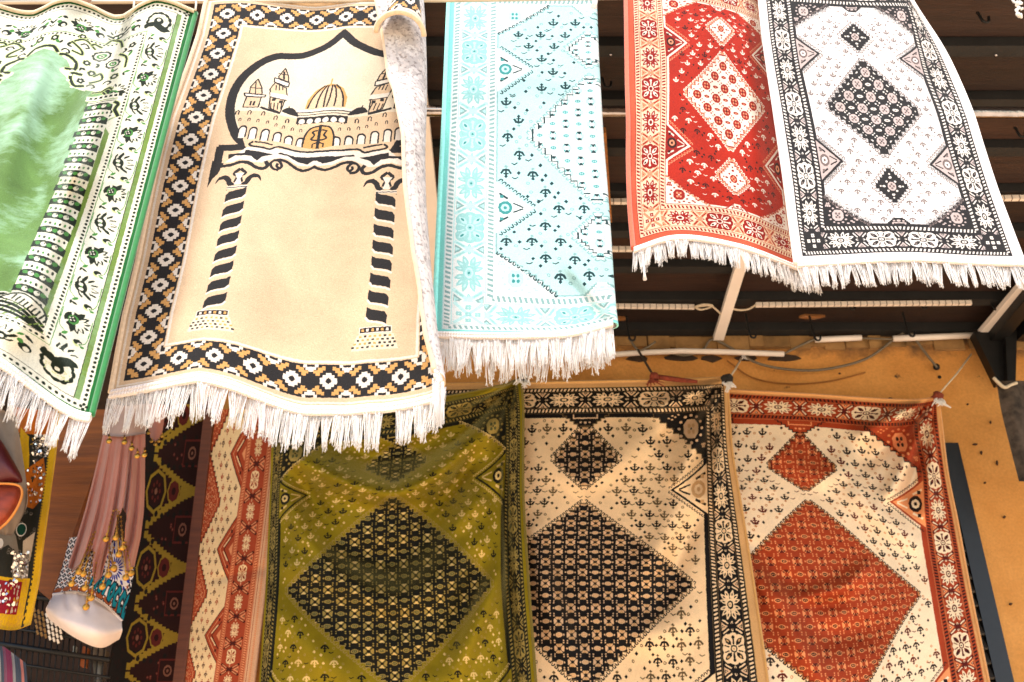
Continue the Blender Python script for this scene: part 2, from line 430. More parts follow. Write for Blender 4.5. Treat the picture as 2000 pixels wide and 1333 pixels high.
    # main dome (left half) and its drum
    top = A([(790, 478)])[0]; dome = A([(640, 615), (655, 560), (700, 510), (745, 488), (790, 478)])
    sh = cx-top[0]; dome = [(x+sh, y) for x, y in dome]
    c.poly(dome+[(cx+3, dome[-1][1]), (cx+3, dome[0][1])], 3); c.poly([(x+8, y+6) for x, y in dome]+[(cx+3, dome[-1][1]+6), (cx+3, dome[0][1])], 0)
    for x in (655, 705, 750):
        q = [(px+sh, py) for px, py in A([(x, 612), (x+(790-x)*.18, 560), (x+(790-x)*.45, 515), (788-(790-x)*.25, 487)])]
        c.line(q, 4.6, 1, sm=4)
    y0 = A([(700, 622)])[0][1]
    c.rect(cx-72, y0, cx+3, y0+9, 2); c.rect(cx-80, y0+8, cx+3, y0+11, 1); c.rect(cx-80, y0+17, cx+3, y0+20, 1)
    c.rect(cx-66, y0+26, cx+3, y0+50, 1)
    for i in range(3): c.ell(cx-52+i*21, y0+41, 8, 9, 2); c.rect(cx-60+i*21, y0+41, cx-44+i*21, y0+46, 2)
    c.line([(cx, dome[-1][1]), (cx, dome[-1][1]-18)], 3, 3)
    # door
    dy = y0+62
    c.poly(smooth([(cx-40, dy+74), (cx-37, dy+30), (cx-25, dy+6), (cx-8, dy), (cx+3, dy-1), (cx+3, dy+76)], 4), 3)
    c.line([(cx-40, dy+74), (cx-37, dy+30), (cx-25, dy+6), (cx-8, dy), (cx+3, dy-1)], 5, 1, sm=4)
    c.rect(cx-4, dy, cx+3, dy+76, 1)
    c.line([(cx-6, dy+14), (cx-18, dy+18), (cx-12, dy+30), (cx-20, dy+42), (cx-4, dy+48)], 5, 1, sm=3); c.line([(cx-14, dy+70), (cx-14, dy+60), (cx-2, dy+54)], 4, 1)
    # frieze under the city
    fx = B([(1068, 300)])[0][0]; S = lambda pts: [(x+(cx-fx)*min(1, max(0, (i_-480)/420)), y) for (x, y), (i_, _) in zip(B(pts), pts)]
    c.poly([tan_mm(482, 284), (cx+3, S([(1068, 300)])[0][1]), (cx+3, S([(1068, 440)])[0][1]), tan_mm(440, 312)], 2)
    c.poly(S([(360, 185), (700, 258), (850, 290), (1075, 302), (1075, 290), (700, 210)]), 0)
    c.line(S([(470, 205), (560, 218), (640, 240)]), 5, 1)
    c.line(S([(450, 205), (418, 225), (440, 245), (560, 268), (620, 283), (700, 258), (850, 290), (1000, 306), (1080, 303)]), 6, 1, sm=3)
    c.poly(S([(220, 315), (378, 310), (385, 278), (520, 305), (655, 332), (540, 358), (495, 395), (440, 345), (380, 335), (290, 332), (225, 360)]), 1)
    c.poly(S([(695, 325), (720, 312), (870, 348), (1075, 356), (1075, 388), (1045, 388), (980, 420), (900, 400), (790, 342)]), 1)
    c.poly(S([(150, 425), (330, 372), (420, 385), (500, 430), (590, 395), (700, 365), (800, 375), (930, 455), (1000, 445), (1075, 415), (1075, 520), (150, 520)]), 0)
    c.line(S([(150, 428), (250, 420), (340, 398), (420, 412), (490, 458), (560, 470), (602, 438), (585, 402)]), 10, 1, sm=4)
    c.line(S([(700, 420), (690, 440), (715, 465), (738, 440), (715, 395), (665, 392), (632, 420), (650, 465), (700, 480)]), 7, 1, sm=4)
    c.line(S([(665, 390), (720, 382), (790, 400), (860, 445), (930, 475), (1000, 465), (1075, 432)]), 8, 1, sm=4)
    # column: capital, spiral shaft, base
    cxl = W/2-183
    v0, v1 = tan_mm(460, 368)[1], tan_mm(410, 622)[1]
    q = tan_mm(460, 345)[1]
    with c.at(cxl, q):
        for sx in (-1, 1):
            with c.at(0, 0, 0, sx, 1):
                c.poly(smooth([(5, 24), (24, 26), (34, 6), (48, 4), (58, 16), (52, -4), (34, -10), (20, 2), (16, 14)], 3, True), 1)
                c.line([(8, 14), (4, -4), (14, -14), (2, -28)], 9, 1, sm=3)
        c.poly([(-12, -14), (12, -14), (4, 4), (10, 24), (-10, 24), (-4, 4)], 2)
    c.rect(cxl-26, q+28, cxl+26, v0, 2)
    for y in (q+31, q+39): c.rect(cxl-26, y, cxl+26, y+2.6, 1)
    c.rect(cxl-24, v0, cxl+24, v1, 2); n = 8; p = (v1-v0)/n
    c.rect(cxl-25, v0-2, cxl+25, v1, 0)
    for i in range(n):
        y = v0+i*p
        up = [(-25, y+p*.42), (-18, y+p*.2), (0, y+p*.1), (16, y+p*.02), (25, y-p*.12)]
        lo = [(25, y+p*.42), (18, y+p*.62), (0, y+p*.7), (-16, y+p*.78), (-25, y+p*.9)]
        c.poly([(cxl+a, b_) for a, b_ in up+lo], 1)
        c.line([(cxl+a, b_+3.5) for a, b_ in lo], 5, 2)
    c.rect(cxl-38, v1, cxl+38, v1+18, 2); c.rect(cxl-36, v1+2, cxl+36, v1+15, 1)
    for i in range(6): c.rect(cxl-31+i*11.5, v1+5, cxl-25+i*11.5, v1+12, 3 if i % 2 else 2)
    c.poly([(cxl-42, v1+20), (cxl+42, v1+20), (cxl+54, v1+60), (cxl-54, v1+60)], 4)
    rnd = np.random.RandomState(4)
    for j in range(4):
        for i in range(9):
            x = cxl-46+i*11.5+(j % 2)*5; y = v1+25+j*9
            if abs(x-cxl) < 40+j*4: c.rect(x-3, y-2.5, x+3, y+2.5, 1 if rnd.rand() < .6 else 3)
    c.mirror()
    return c

GRN_W, GRN_H = 690, 1190
def grn_D(u, v):
    s = np.clip((1-u)/.30, 0, 1); s = s*s*(3-2*s)
    return 2.0-.12*s*np.clip(v, 0, 1)**1.6
def grn_lift(u, v):
    s = np.clip((1-u)/.30, 0, 1); return .078*s*s*(3-2*s)*np.clip(v, 0, 1)**2.5
def grn_X(u, v): return -.814-.031*v-(1-u)*GRN_W/1000
def grn_mm(px, py):
    D, lf = 2.0, 0.0
    for _ in range(8):
        v = (2.262+lf-hgt(py, D))/(GRN_H/1000); X = (px-1000)*zcam(py, D)/FPX
        u = 1-(-.814-.031*v-X)*1000/GRN_W; D = float(grn_D(u, v)); lf = float(grn_lift(u, v))
    return (u*GRN_W, v*GRN_H)

def palmette(c, kind, O=3, L=2, G=1):
    # flower about 80 x 70, petals pointing to +x
    if kind == 0:
        for r in (-75, -50, -25, 0, 25, 50, 75): c.leaf(-6, 0, 44, 17, r, O)
        c.ell(-8, 0, 24, 27, O)
        for r in (-62, -36, -12, 12, 36, 62): c.leaf(2, 0, 32, 8, r, L)
        c.ell(-8, 0, 14, 17, G); c.ell(-10, 0, 9, 12, O)
        for dx, dy in ((-12, -6), (-12, 6), (-6, 0), (-17, 0)): c.ell(dx, dy, 2.6, 2.6, L, 6)
        for s in (-1, 1): c.leaf(-16, s*10, 24, 7, s*112, L)
    else:
        for r in (-66, -40, -16, 10, 34, 60): c.leaf(-14, 0, 50, 15, r, O)
        for r in (-66, -40, -16, 10, 34, 60): c.leaf(-8, 0, 40, 9, r, L)
        c.ell(-14, 0, 17, 22, O); c.ell(-14, -7, 7, 7, L, 8); c.ell(-14, 8, 7, 6, L, 8); c.ell(-14, 0, 4, 3, G, 6)
        for s in (-1, 1): c.leaf(-22, s*14, 26, 9, s*70, O); c.leaf(-19, s*15, 18, 4, s*70, L)

def scroll(c, pts, w, O=3, G=1):
    c.line(pts, w+4, 5, sm=4); c.line(pts, w, O, sm=4)

def tex_green():
    # 0 green, 1 mid green, 2 cream, 3 near-black, 4 olive-green strip, 5 yellow-green halo, 6 dark green edge
    W, H = GRN_W, GRN_H; c = Cv(W, H, 1.5, 6); rnd = np.random.RandomState(5)
    c.rect(14, 10, W-14, H-10, 2)
    for (x) in (20, W-20):
        for i in range(int(H/11)): c.ell(x, 12+i*11, 3.4, 3.6, 3, 8)
    for y in (18, H-18):
        for i in range(int(W/11)): c.ell(16+i*11, y, 3.4, 3.4, 3, 8)
    c.frame(29, 29, W-29, H-29, 10, 4)
    c.rect(39, 29, W-39, H-29, 2)
    c.frame(39, 28, W-39, H-28, 1.6, 3)
    X1 = W-71; fb = 119; 
    # floral border on the right side and the ends
    for i in range(12):
        y = 84+i*91
        with c.at(X1, y, -14 if i % 2 else 16, .70):
            palmette(c, i % 2)
        s = 1 if i % 2 else -1
        if y < H-130:
            with c.at(X1+12, y+46, 0, .72):
                c.ell(0, 0, 12, 11, 5); c.ell(0, -3, 11, 8, 3); c.ell(6, 3, 7, 6, 2, 8); c.ell(6, 3, 2.5, 2.5, 1, 6); c.ell(13, 8, 6, 4, 1, 8)
            with c.at(X1-18, y+44, 0, .78): c.leaf(0, 0, 20, 8, -50, 1); c.leaf(0, 4, 16, 7, 20, 3); c.leaf(0, 0, 14, 6, 100, 3)
            c.line([(X1-27, y-20), (X1-26, y+22), (X1-12, y+36)], 1.5, 1, sm=4); c.line([(X1+28, y-14), (X1+27, y+34), (X1+16, y+50)], 1.5, 1, sm=4)
    for (Y, f) in ((74, 1), (H-74, 1)):
        for i in range(4):
            x = W-180-i*92
            with c.at(x, Y, -90+rnd.uniform(-10, 10), .72): palmette(c, (i+1) % 2)
            with c.at(x+46, Y+8): c.ell(0, 0, 12, 10, 3); c.ell(3, 3, 6, 6, 2, 8); c.ell(-10, -10, 6, 6, 1, 8)
            with c.at(x+40, Y-22): c.leaf(0, 0, 18, 8, 30, 3); c.leaf(0, 0, 16, 6, 150, 1)
    for (Y, sy) in ((78, -1), (H-78, 1)):
        c.rect(W-108, Y-36, W-44, Y+36, 2)
        with c.at(W-78, Y, 0, .84, .84*sy):
            for r in range(-40, 221, 32): c.ell(26*math.cos(math.radians(r)), 8+26*math.sin(math.radians(r)), 12, 12, 3)
            for r in range(-30, 211, 32): c.ell(20*math.cos(math.radians(r)), 8+20*math.sin(math.radians(r)), 10, 10, 2)
            for q in range(40): c.ell(rnd.uniform(-26, 26), rnd.uniform(8, 30), 1.6, 1.6, 5, 5)
            c.ell(0, 8, 14, 15, 3); c.ell(0, 12, 6, 6, 2, 8)
            c.poly(smooth([(-40, -6), (-34, -24), (-16, -12), (2, -26), (20, -34), (38, -22), (20, -12), (2, 2), (-20, 2)], 4, True), 3)
    # dotted inner line
    x0, y0, y1 = W-113, 121, H-121
    c.frame(W-x0-12, y0-12, x0+12, y1+12, 26, 2)
    for o in (0, 14, -12): c.frame(W-x0-o, y0-o, x0+o, y1+o, 1.5, 3 if o == 0 else 1)
    for i in range(int((y1-y0)/10.5)+1): c.ell(x0+7, y0+i*10.5, 3, 3.4, 3, 8)
    for i in range(int((x0-W/2)/10.5)+1):
        for y in (y0-7, y1+7): c.ell(W/2+i*10.5, y, 3.2, 3, 3, 8)
    # field
    c.rect(W-x0, y0, x0, y1, 2)
    fx = x0-3
    gm = lambda pts: [grn_mm(px, py) for px, py in pts]
    K = lambda pts: [(q[0], q[1]+20) for q in (grn_mm(x/7.404, 20+y/7.404) for x, y in pts)]
    # green field: keyhole arch
    top = K([(760, 500), (930, 560), (1060, 640), (1090, 760), (930, 800), (1020, 880), (1080, 980), (1250, 1010)])
    cx = W/2
    capy = grn_mm(205, 185)[1]; floor = grn_mm(60, 590)[1]
    dx = cx-top[0][0]
    top = [(x+dx*max(0, 1-i*.25), y) for i, (x, y) in enumerate(top)]
    cp = [grn_mm(*q) for q in ((195, 200), (175, 250), (127, 400), (75, 530))]
    cxf = lambda y: float(np.interp(y, [q[1] for q in cp], [q[0] for q in cp]))
    colx = cxf(700)
    c.poly([(cx-2, top[0][1])]+top+[(colx+4, top[-1][1]+10), (colx+4, floor+40), (cx-2, floor+40)], 0)
    # olive strip right of the column
    sy = grn_mm(215, 225)[1]
    c.poly([(colx+20, sy+30), (colx+46, sy+6), (fx-14, sy+16), (fx-18, sy+40), (fx-2, sy+66), (fx-2, y1-2), (colx+20, y1-2)], 4)
    # scroll outlines round the arch head
    o = [(x, y) for x, y in top]
    c.line(o[:3], 12, 2, sm=4); c.line(o, 10, 2, sm=4)
    for a_ in (([(590, 545), (640, 495), (760, 485), (880, 505), (930, 575)]), ([(960, 600), (1040, 595), (1140, 660), (1130, 760), (1020, 775)]), ([(1210, 810), (1100, 820), (1075, 900), (1120, 980), (1230, 960)])):
        q = [(x+dx*max(0, (1250-i_)/500), y) for (x, y), (i_, _) in zip(K(a_), a_)]
        scroll(c, q, 7.5)
        for t in q[1:-1]: c.ell(t[0]-4, t[1]+7, 5, 4, 2, 8)
    # spandrel flowers
    for (x, y, s, r, kd) in ((840, 380, .6, 90, 2), (1500, 490, .95, -30, 3), (1280, 630, .55, 30, 2), (1660, 640, .8, 40, 3), (1690, 1100, .9, -70, 0), (1680, 860, .6, 10, 2), (700, 320, .5, 0, 2), (1350, 760, .6, 60, 2), (1230, 300, .5, 0, 2)):
        px, py = K([(x, y)])[0]
        with c.at(px, py, r, s*.8):
            if kd == 2:
                for q in range(6): c.ell(15*math.cos(q*1.047), 15*math.sin(q*1.047), 12, 10, 5)
                for q in range(6): c.ell(14*math.cos(q*1.047), 14*math.sin(q*1.047), 9.5, 8, 3)
                c.ell(0, 0, 9, 9, 2)
            elif kd == 3:
                for q in range(9): c.ell(24*math.cos(q*.7), 17*math.sin(q*.7), 11, 9, 3)
                c.ell(0, 0, 26, 18, 2); c.ell(0, 0, 19, 12, 1); c.ell(0, 0, 10, 6, 2); c.ell(0, 0, 5, 3, 3, 8)
            else: palmette(c, 0)
    for a_ in (([(1070, 420), (1190, 350), (1290, 340), (1400, 410)]), ([(1080, 400), (1200, 480), (1210, 540), (1080, 520)]), ([(1350, 370), (1400, 345), (1500, 360)]),
               ([(1380, 800), (1480, 760), (1500, 850), (1320, 900)]), ([(1360, 1050), (1500, 1060), (1600, 1200), (1620, 1300)]), ([(1500, 1050), (1600, 1020), (1650, 1060)]),
               ([(1560, 300), (1660, 240), (1770, 300), (1800, 420)]), ([(1760, 520), (1860, 620), (1840, 760)])):
        scroll(c, K(a_), 5)
    for q in range(320):
        x = rnd.uniform(cx, fx-8); y = rnd.uniform(y0+8, sy+40)
        X, Y = int(x*c.k), int(y*c.k)
        if (c.a[Y-9:Y+10, X-9:X+10] == 2).all():
            
            q_ = rnd.randint(4); an = rnd.uniform(0, 360)
            if q_ == 0:
                for d_ in range(5): c.ell(x+6*math.cos(d_*1.257), y+6*math.sin(d_*1.257), 4.6, 4.6, 3, 6)
                c.ell(x, y, 3.4, 3.4, 2, 6)
            elif q_ == 1: c.line([(x-10, y+2), (x-4, y-5), (x+5, y-3), (x+9, y+5), (x+3, y+8)], 4.4, 3, sm=3)
            else: c.leaf(x, y, rnd.uniform(12, 22), 8, an, 3 if q_ == 2 else 1); c.leaf(x, y, 14, 6, an+70, 3)
    # the column
    cw = 31; n = 14; p = (floor-capy-18)/n
    c.poly([(cxf(capy)-cw, capy), (cxf(capy)+cw, capy), (cxf(702)+cw, 702), (cxf(floor)+cw, floor), (cxf(floor)-cw, floor), (cxf(702)-cw, 702)], 2)
    for i in range(n):
        y = capy+26+i*p; colx = cxf(y)
        up = [(-cw-2, y+6), (-cw*.6, y-1), (0, y-3), (cw*.6, y), (cw+2, y+9)]
        lo = [(cw+2, y+p*.44+9), (cw*.6, y+p*.44+4), (0, y+p*.44), (-cw*.6, y+p*.44+1), (-cw-2, y+p*.44+5)]
        c.poly([(colx+a_, b_) for a_, b_ in up+lo], 3)
        for j in range(5):
            x = colx-cw*.74+j*cw*.37
            if j % 2: c.ell(x, y+p*.2+1, 6, p*.15, 2, 8); c.ell(x+2, y+p*.16, 2, 2, 3, 6)
            else: c.ell(x, y+p*.2, 5.5, p*.13, 1, 8)
        for j in range(6): c.ell(colx-cw*.8+j*cw*.32, y+p*.74+1, 2.6, p*.1, 3 if j % 2 else 1, 6)
    colx = cxf(capy)
    c.rect(colx-cw-8, capy-6, colx+cw+8, capy+12, 2)
    for i in range(7): c.rect(colx-cw+i*12, capy-2, colx-cw+7+i*12, capy+6, 3)
    c.line([(colx-cw-8, capy+13), (colx+cw+8, capy+13)], 3, 4); c.line([(colx-cw-6, capy+19), (colx+cw+6, capy+19)], 2, 3)
    scroll(c, [(colx+cw+4, capy+26), (colx+cw+14, capy+34), (colx+cw+10, capy+52), (colx+cw+22, capy+74)], 8)
    # steps at the foot
    colx = cxf(floor)
    keep = c.a.copy(); box = c.mask([(W-fx, floor-30), (fx, floor-30), (fx, y1-2), (W-fx, y1-2)])
    c.poly([(cx-2, floor-8), (colx-cw-10, floor-8), (colx+cw, floor+22), (fx-2, floor+34), (fx-2, y1-2), (cx-2, y1-2)], 2)
    for i in range(5):
        y = floor+2+i*(y1-floor-4)/5
        c.line([(cx-2, y-8), (colx-20, y), (fx-2, y+30 if y+30 < y1 else y1-3)], 8, 3, sm=4)
        for j in range(14):
            x = cx+8+j*24+(i % 2)*10
            c.line([(x+8, y+5), (x-4, y+22)], 3, 4)
    c.poly(smooth([(colx-cw-16, floor+8), (colx-8, floor-14), (colx+cw+2, floor+6), (colx+cw+14, floor+40), (colx+10, floor+22)], 4, True), 2)
    c.line([(colx-cw-16, floor+8), (colx-8, floor-14), (colx+cw+2, floor+6), (colx+cw+14, floor+40)], 4, 3, sm=4)
    for i in range(9): c.line([(colx-20+i*8, floor-6+i*3), (colx-26+i*8, floor+10+i*3)], 3.4, 3)
    c.a[~box] = keep[~box]
    c.rect(W-x0, y1-1.5, x0, y1, 3)
    c.a[:, :c.W//2] = c.a[:, c.W-c.W//2:][:, ::-1]
    return c

def tex_side():
    """long narrow rug: cream field with rust diamonds on the left edge, rust border on the right"""
    # 0 cream 1 rust 2 dark 3 peach 4 pale edge
    W, H = 400, 1500; c = Cv(W, H, 1.1, 0); rnd = np.random.RandomState(9)
    for i in range(6):
        y = 120+i*300
        for (rx, col) in ((118, 2), (112, 1), (98, 3), (94, 1)): c.poly(diamond(0, y, rx, rx*1.25, 9), col)
        lattice(c, diamond(0, y, 84, 104, 8), 30, 27, 1, 3, 2, 3)
        y = 270+i*300; X = 236
        for (rx, col) in ((96, 2), (91, 1), (76, 3), (72, 1), (50, 2), (44, 1), (20, 3)): c.poly([(X, y-rx*1.1), (X-rx, y), (X, y+rx*1.1)], col)
        for q in (-1, 1): c.line([(X-18, y+q*38), (X-50, y+q*8)], 5, 0); c.rect(X-20, y+q*58-5, X-10, y+q*58+5, 2)
    for r in range(int(H/34)):
        for i in range(6):
            x = 20+i*42+(21 if r % 2 else 0)+rnd.uniform(-4, 4); y = r*34+rnd.uniform(-4, 4)
            X, Y = int(x*c.k), int(y*c.k)
            for (dx, dy) in ((0, 0), (19, 6), (10, -15), (-12, 15)):
                xx, yy = int((x+dx)*c.k), int((y+dy)*c.k)
                if 14 < xx < 236*c.k-14 and 14 < yy < c.H-14 and (c.a[yy-11:yy+12, xx-11:xx+12] == 0).all():
                    if dx == 0: anchor(c, x, y, .85, (r//4) % 2 == 0, 2 if rnd.rand() < .7 else 1, 1)
                    else: c.poly(diamond(x+dx, y+dy, 3.6, 4.5), 2 if rnd.rand() < .6 else 1)
    c.rect(236, 0, W, H, 1)
    for (x, w) in ((250, 14), (356, 14)):
        rope(c, x, H, x, 0, w, 1, 3, 9); c.rect(x-w/2-2, 0, x-w/2, H, 3); c.rect(x+w/2, 0, x+w/2+2, H, 3)
    for i in range(15):
        with c.at(303, 50+i*100, 90, .72):
            (gul_a if i % 3 else gul_b)(c, 0, 1, 2)
        with c.at(303, i*100, 90, .95): cross(c, 3, 2, 3, 40)
    c.rect(366, 0, W, H, 4); rope(c, 384, H, 384, 0, 9, 4, 3, 8); c.rect(372, 0, 374, H, 1)
    return c

def tex_dark():
    """dark brown carpet with yellow octagon lattice"""
    # 0 brown 1 yellow 2 black 3 maroon 4 dull rose
    W, H = 420, 1400; c = Cv(W, H, 1.0, 0); rnd = np.random.RandomState(3)
    c.rect(0, 0, 120, H, 2)
    for i in range(160):
        x, y = rnd.uniform(0, 110), rnd.uniform(0, H); c.ell(x, y, 6, 5, 0, 8); c.ell(x, y, 3, 3, 2, 6)
    for i in range(7):
        y = 60+i*220
        zig = [(90, y+110), (140, y+70), (200, y+52), (260, y+24), (330, y+8), (420, y-2)]
        for q in range(14):
            t = q/13; x = 120+t*300; yy = y+96*(1-t)**1.4
            c.rect(x-13, yy-13, x+13, yy+11, 1); c.rect(x-13, 2*y-yy-11, x+13, 2*y-yy+10, 1)
        c.ell(150, y, 71, 66, 1, 8); c.ell(150, y, 58, 54, 2, 8); c.ell(150, y, 52, 48, 0, 8)
        for q in range(8): c.ell(150+26*math.cos(q*.785), y+26*math.sin(q*.785), 7, 7, 3, 6)
        c.ell(150, y, 10, 10, 4, 8)
        c.ell(268, y, 43, 37, 1, 8); c.ell(268, y, 36, 31, 3, 8); c.ell(268, y, 14, 12, 0, 8)
        c.rect(310, y-13, 420, y+12, 1)
        for q in range(9): c.ell(90+q*40, y+rnd.uniform(60, 84), 12, 9, 2, 8); c.ell(90+q*40, y-rnd.uniform(60, 84), 12, 9, 2, 8)
        for q in range(10): x = rnd.uniform(230, 400); yy = y+110+rnd.uniform(-34, 34); c.ell(x, yy, 8, 6, 3, 6); c.ell(x, yy, 3, 3, 4, 6)
        c.rect(300, y+70, 410, y+150, 3); c.rect(306, y+76, 404, y+144, 0); c.ell(355, y+110, 26, 20, 4, 10); c.ell(355, y+110, 18, 13, 0, 8); c.ell(355, y+110, 7, 6, 4, 6)
    return c

def tex_patch():
    """patchwork hanging: black, ochre, grey embroidered, sequinned and red pieces with a yellow trim"""
    # 0 black-green 1 ochre 2 yellow trim 3 grey 4 crimson 5 silver 6 dark green 7 cream 8 gold
    W, H = 300, 900; c = Cv(W, H, 1.0, 0); rnd = np.random.RandomState(7)
    c.rect(0, 0, W, 80, 1); c.poly([(60, 60), (120, 90), (150, 330), (95, 330)], 2)
    c.poly([(120, 300), (230, 230), (262, 330), (250, 430), (205, 480), (120, 460)], 1)
    for q in range(110): c.ell(rnd.uniform(150, 262), rnd.uniform(80, 230), 5, 5, 5 if rnd.rand() < .3 else 3, 6)
    for q in range(26): c.ell(rnd.uniform(150, 250), rnd.uniform(260, 450), 5, 5, 5 if rnd.rand() < .5 else 0, 6)
    c.poly([(0, 560), (60, 560), (120, 620), (160, 700), (80, 660), (0, 700)], 3)
    for q in range(60):
        x, y = rnd.uniform(0, 240), rnd.uniform(480, 700)
        if c.a[int(y), int(x)] == 0: c.ell(x, y, 9, 7, 3, 8); c.ell(x, y, 6.4, 4.6, 0, 8)
    c.ell(150, 590, 34, 32, 5, 14); c.ell(150, 590, 29, 27, 6, 14)
    c.ell(30, 660, 26, 26, 3, 12); c.ell(30, 660, 20, 20, 5, 12)
    c.poly([(170, 640), (240, 600), (230, 720), (190, 760)], 7); c.poly([(120, 690), (220, 690), (230, 800), (120, 800)], 3)
    for q in range(170): c.ell(rnd.uniform(128, 225), rnd.uniform(695, 795), 4, 4, 5 if rnd.rand() < .7 else 3, 6)
    c.poly([(0, 720), (110, 700), (130, 790), (0, 800)], 0)
    c.rect(0, 790, 245, H, 2); c.rect(20, 800, 200, 870, 4)
    for q in range(60): c.ell(rnd.uniform(25, 195), rnd.uniform(804, 866), 4.4, 4, int(rnd.choice([5, 8, 7, 6])), 6)
    for q in range(160): c.ell(rnd.uniform(0, 250), rnd.uniform(872, 898), 4, 3, 8, 6)
    for q in range(60): c.ell(rnd.uniform(205, 240), rnd.uniform(795, 898), 4, 3, 8, 6)
    c.rect(262, 0, W, H, 2)
    for i in range(60): c.rect(254, i*15, 268, i*15+8, 2)
    for q in range(40): c.ell(rnd.uniform(60, 150), rnd.uniform(60, 320), 4, 4, 8, 6)
    return c

def tex_bag():
    """mosaic print of a cloth bag with lettering"""
    # 0 off-white 1 black 2 blue 3 teal 4 rust
    W, H = 360, 360; c = Cv(W, H, 1.6, 0)
    for j in range(-1, 13):
        for i in range(-1, 16):
            x, y = i*25+(12.5 if j % 2 else 0), j*19
            for q in range(4): c.poly(diamond(x+6.5*math.cos(q*1.571), y+6*math.sin(q*1.571), 6, 5.4), 1 if (i*3+j*5+q) % 7 else 4)
            c.poly(diamond(x, y, 2.6, 2.6), 0)
    for i in range(9): c.ell(20+i*42, 218, 20, 11, 4, 10)
    c.ell(268, 110, 76, 98, 0, 24)
    for r in range(0, 360, 18):
        for (d, L, w, col) in ((16, 26, 7, 2), (44, 22, 9, 1 if r % 36 else 2), (66, 22, 10, 2)): c.leaf(268+d*math.cos(math.radians(r)), 110+d*1.15*math.sin(math.radians(r)), L, w, r, col)
    c.ell(268, 110, 13, 13, 4, 10)
    # lettering: Morocco, chunky lower-case, outlined
    def word(w, col, dx=66):
        with c.at(118+dx, 118, 10, 1.05, 1.9):
            c.line([(0, 40), (0, 0), (14, 26), (28, 0), (28, 40)], 9+w, col)
            def o(x): c.line([(x, 26), (x+5, 14), (x+12, 13), (x+17, 26), (x+12, 39), (x+5, 38)], 8+w, col, closed=True)
            o(41); c.line([(70, 40), (70, 13)], 9+w, col); c.line([(70, 24), (76, 15), (84, 15)], 7+w, col); o(92)
            for x in (119, 144): c.line([(x+16, 17), (x+7, 13), (x, 26), (x+7, 39), (x+16, 36)], 8+w, col)
            o(168)
    word(6, 1); word(0, 3)
    c.rect(0, 232, W, H, 0)
    return c
# colour tables (display-referred 0..255) and the pattern of each rug
PAL = {
 'tan': [(194, 167, 137), (34, 32, 33), (207, 196, 183), (187, 141, 84), (203, 189, 166)],
 'green': [(89, 120, 63), (60, 115, 52), (201, 198, 181), (22, 30, 20), (95, 119, 52), (170, 181, 122), (21, 89, 39)],
 'side':  [(226, 196, 150), (158, 66, 40), (72, 30, 24), (214, 140, 96), (214, 168, 130)],
 'dark':  [(44, 20, 16), (150, 122, 40), (30, 24, 20), (92, 34, 28), (130, 84, 66)],
 'patch': [(38, 36, 28), (176, 92, 22), (206, 158, 18), (120, 110, 98), (136, 22, 34), (216, 206, 196), (14, 60, 48), (196, 176, 150), (196, 146, 40)],
 'bag':   [(232, 222, 218), (26, 28, 40), (40, 54, 150), (16, 122, 140), (150, 78, 40)],
 'white': [(205, 196, 192), (34, 32, 32), (203, 194, 185), (102, 89, 85), (203, 196, 192), (172, 155, 150)],
 'red': [(179, 78, 54), (203, 179, 150), (128, 19, 12), (150, 30, 12), (44, 16, 14), (205, 194, 179), (189, 122, 91), (133, 27, 17)],
 'turq': [(115, 190, 183), (196, 200, 199), (26, 52, 56), (102, 179, 174), (161, 198, 199), (117, 150, 150), (54, 128, 128), (132, 178, 178)],
 'olive': [(134, 116, 14), (18, 18, 12), (214, 184, 118), (150, 128, 66), (72, 76, 46), (230, 208, 156)],
 'cream': [(206, 160, 106), (20, 18, 18), (236, 204, 162), (200, 156, 106), (96, 76, 50), (238, 204, 160), (218, 180, 140)],
 'rust': [(206, 152, 96), (160, 60, 30), (240, 216, 180), (88, 26, 20), (34, 22, 20), (242, 216, 182), (228, 146, 94), (188, 120, 72)],
}
SMALL = dict(n_short=4, n_long=7, big=(134, 152), small=(43, 50, 252), notch=(68, 60, 182), corner=(124, 92))
LARGE = dict(n_short=6, n_long=10, big=(306, 272), small=(88, 92, 430), notch=(112, 84, 322), corner=(175, 143))
def tex_white():
    P = dict(edge=0, gbg=1, gdash=2, gline=1, bbg=1, bm=2, bd=1, bo=3, bx=1, bt=5, field=4, fline=1, flw=6, halo=1, cbg=1, cline=1, hook=3, nline=1, nbg=5,
             nd=3, nm=4, nm2=1, dbg=1, dm=5, dm2=2, do=3, da=1, dline=1, hook2=3, s1=3, s2=3, s3=5, sq=.6, pitch=(42, 31), sprig=.8)
    return persian(680, 1043, 1.7, P, guls='round', halo=True, **SMALL)
def tex_red():
    P = dict(edge=0, gbg=1, gdash=2, gline=7, bbg=1, bm=2, bd=5, bo=4, bx=6, bt=6, field=3, fline=5, flw=7, halo=4, cbg=5, cline=2, hook=6, nline=5, nbg=2,
             nd=4, nm=6, nm2=5, dbg=5, dm=7, dm2=2, do=6, da=4, dline=2, hook2=5, dring=6, s1=4, s2=5, s3=7, sq=.45, pitch=(44, 34), sprig=.85)
    return persian(680, 1043, 1.7, P, guls='round', **SMALL)
def tex_turq():
    P = dict(edge=0, gbg=1, gdash=5, gline=4, bbg=1, bm=7, bd=4, bo=6, bx=4, bt=5, field=4, fline=5, flw=2, halo=2, cbg=1, cline=5, hook=2, nline=1, nbg=1,
             nd=6, nm=4, nm2=2, dbg=1, dm=4, dm2=3, do=6, da=2, dline=2, hook2=5, dring=1, s1=2, s2=2, s3=5, sq=.7, pitch=(56, 44), sprig=1.05, cell=(30, 30))
    return persian(680, 1043, 1.7, P, guls='fine', edge=14, **SMALL)
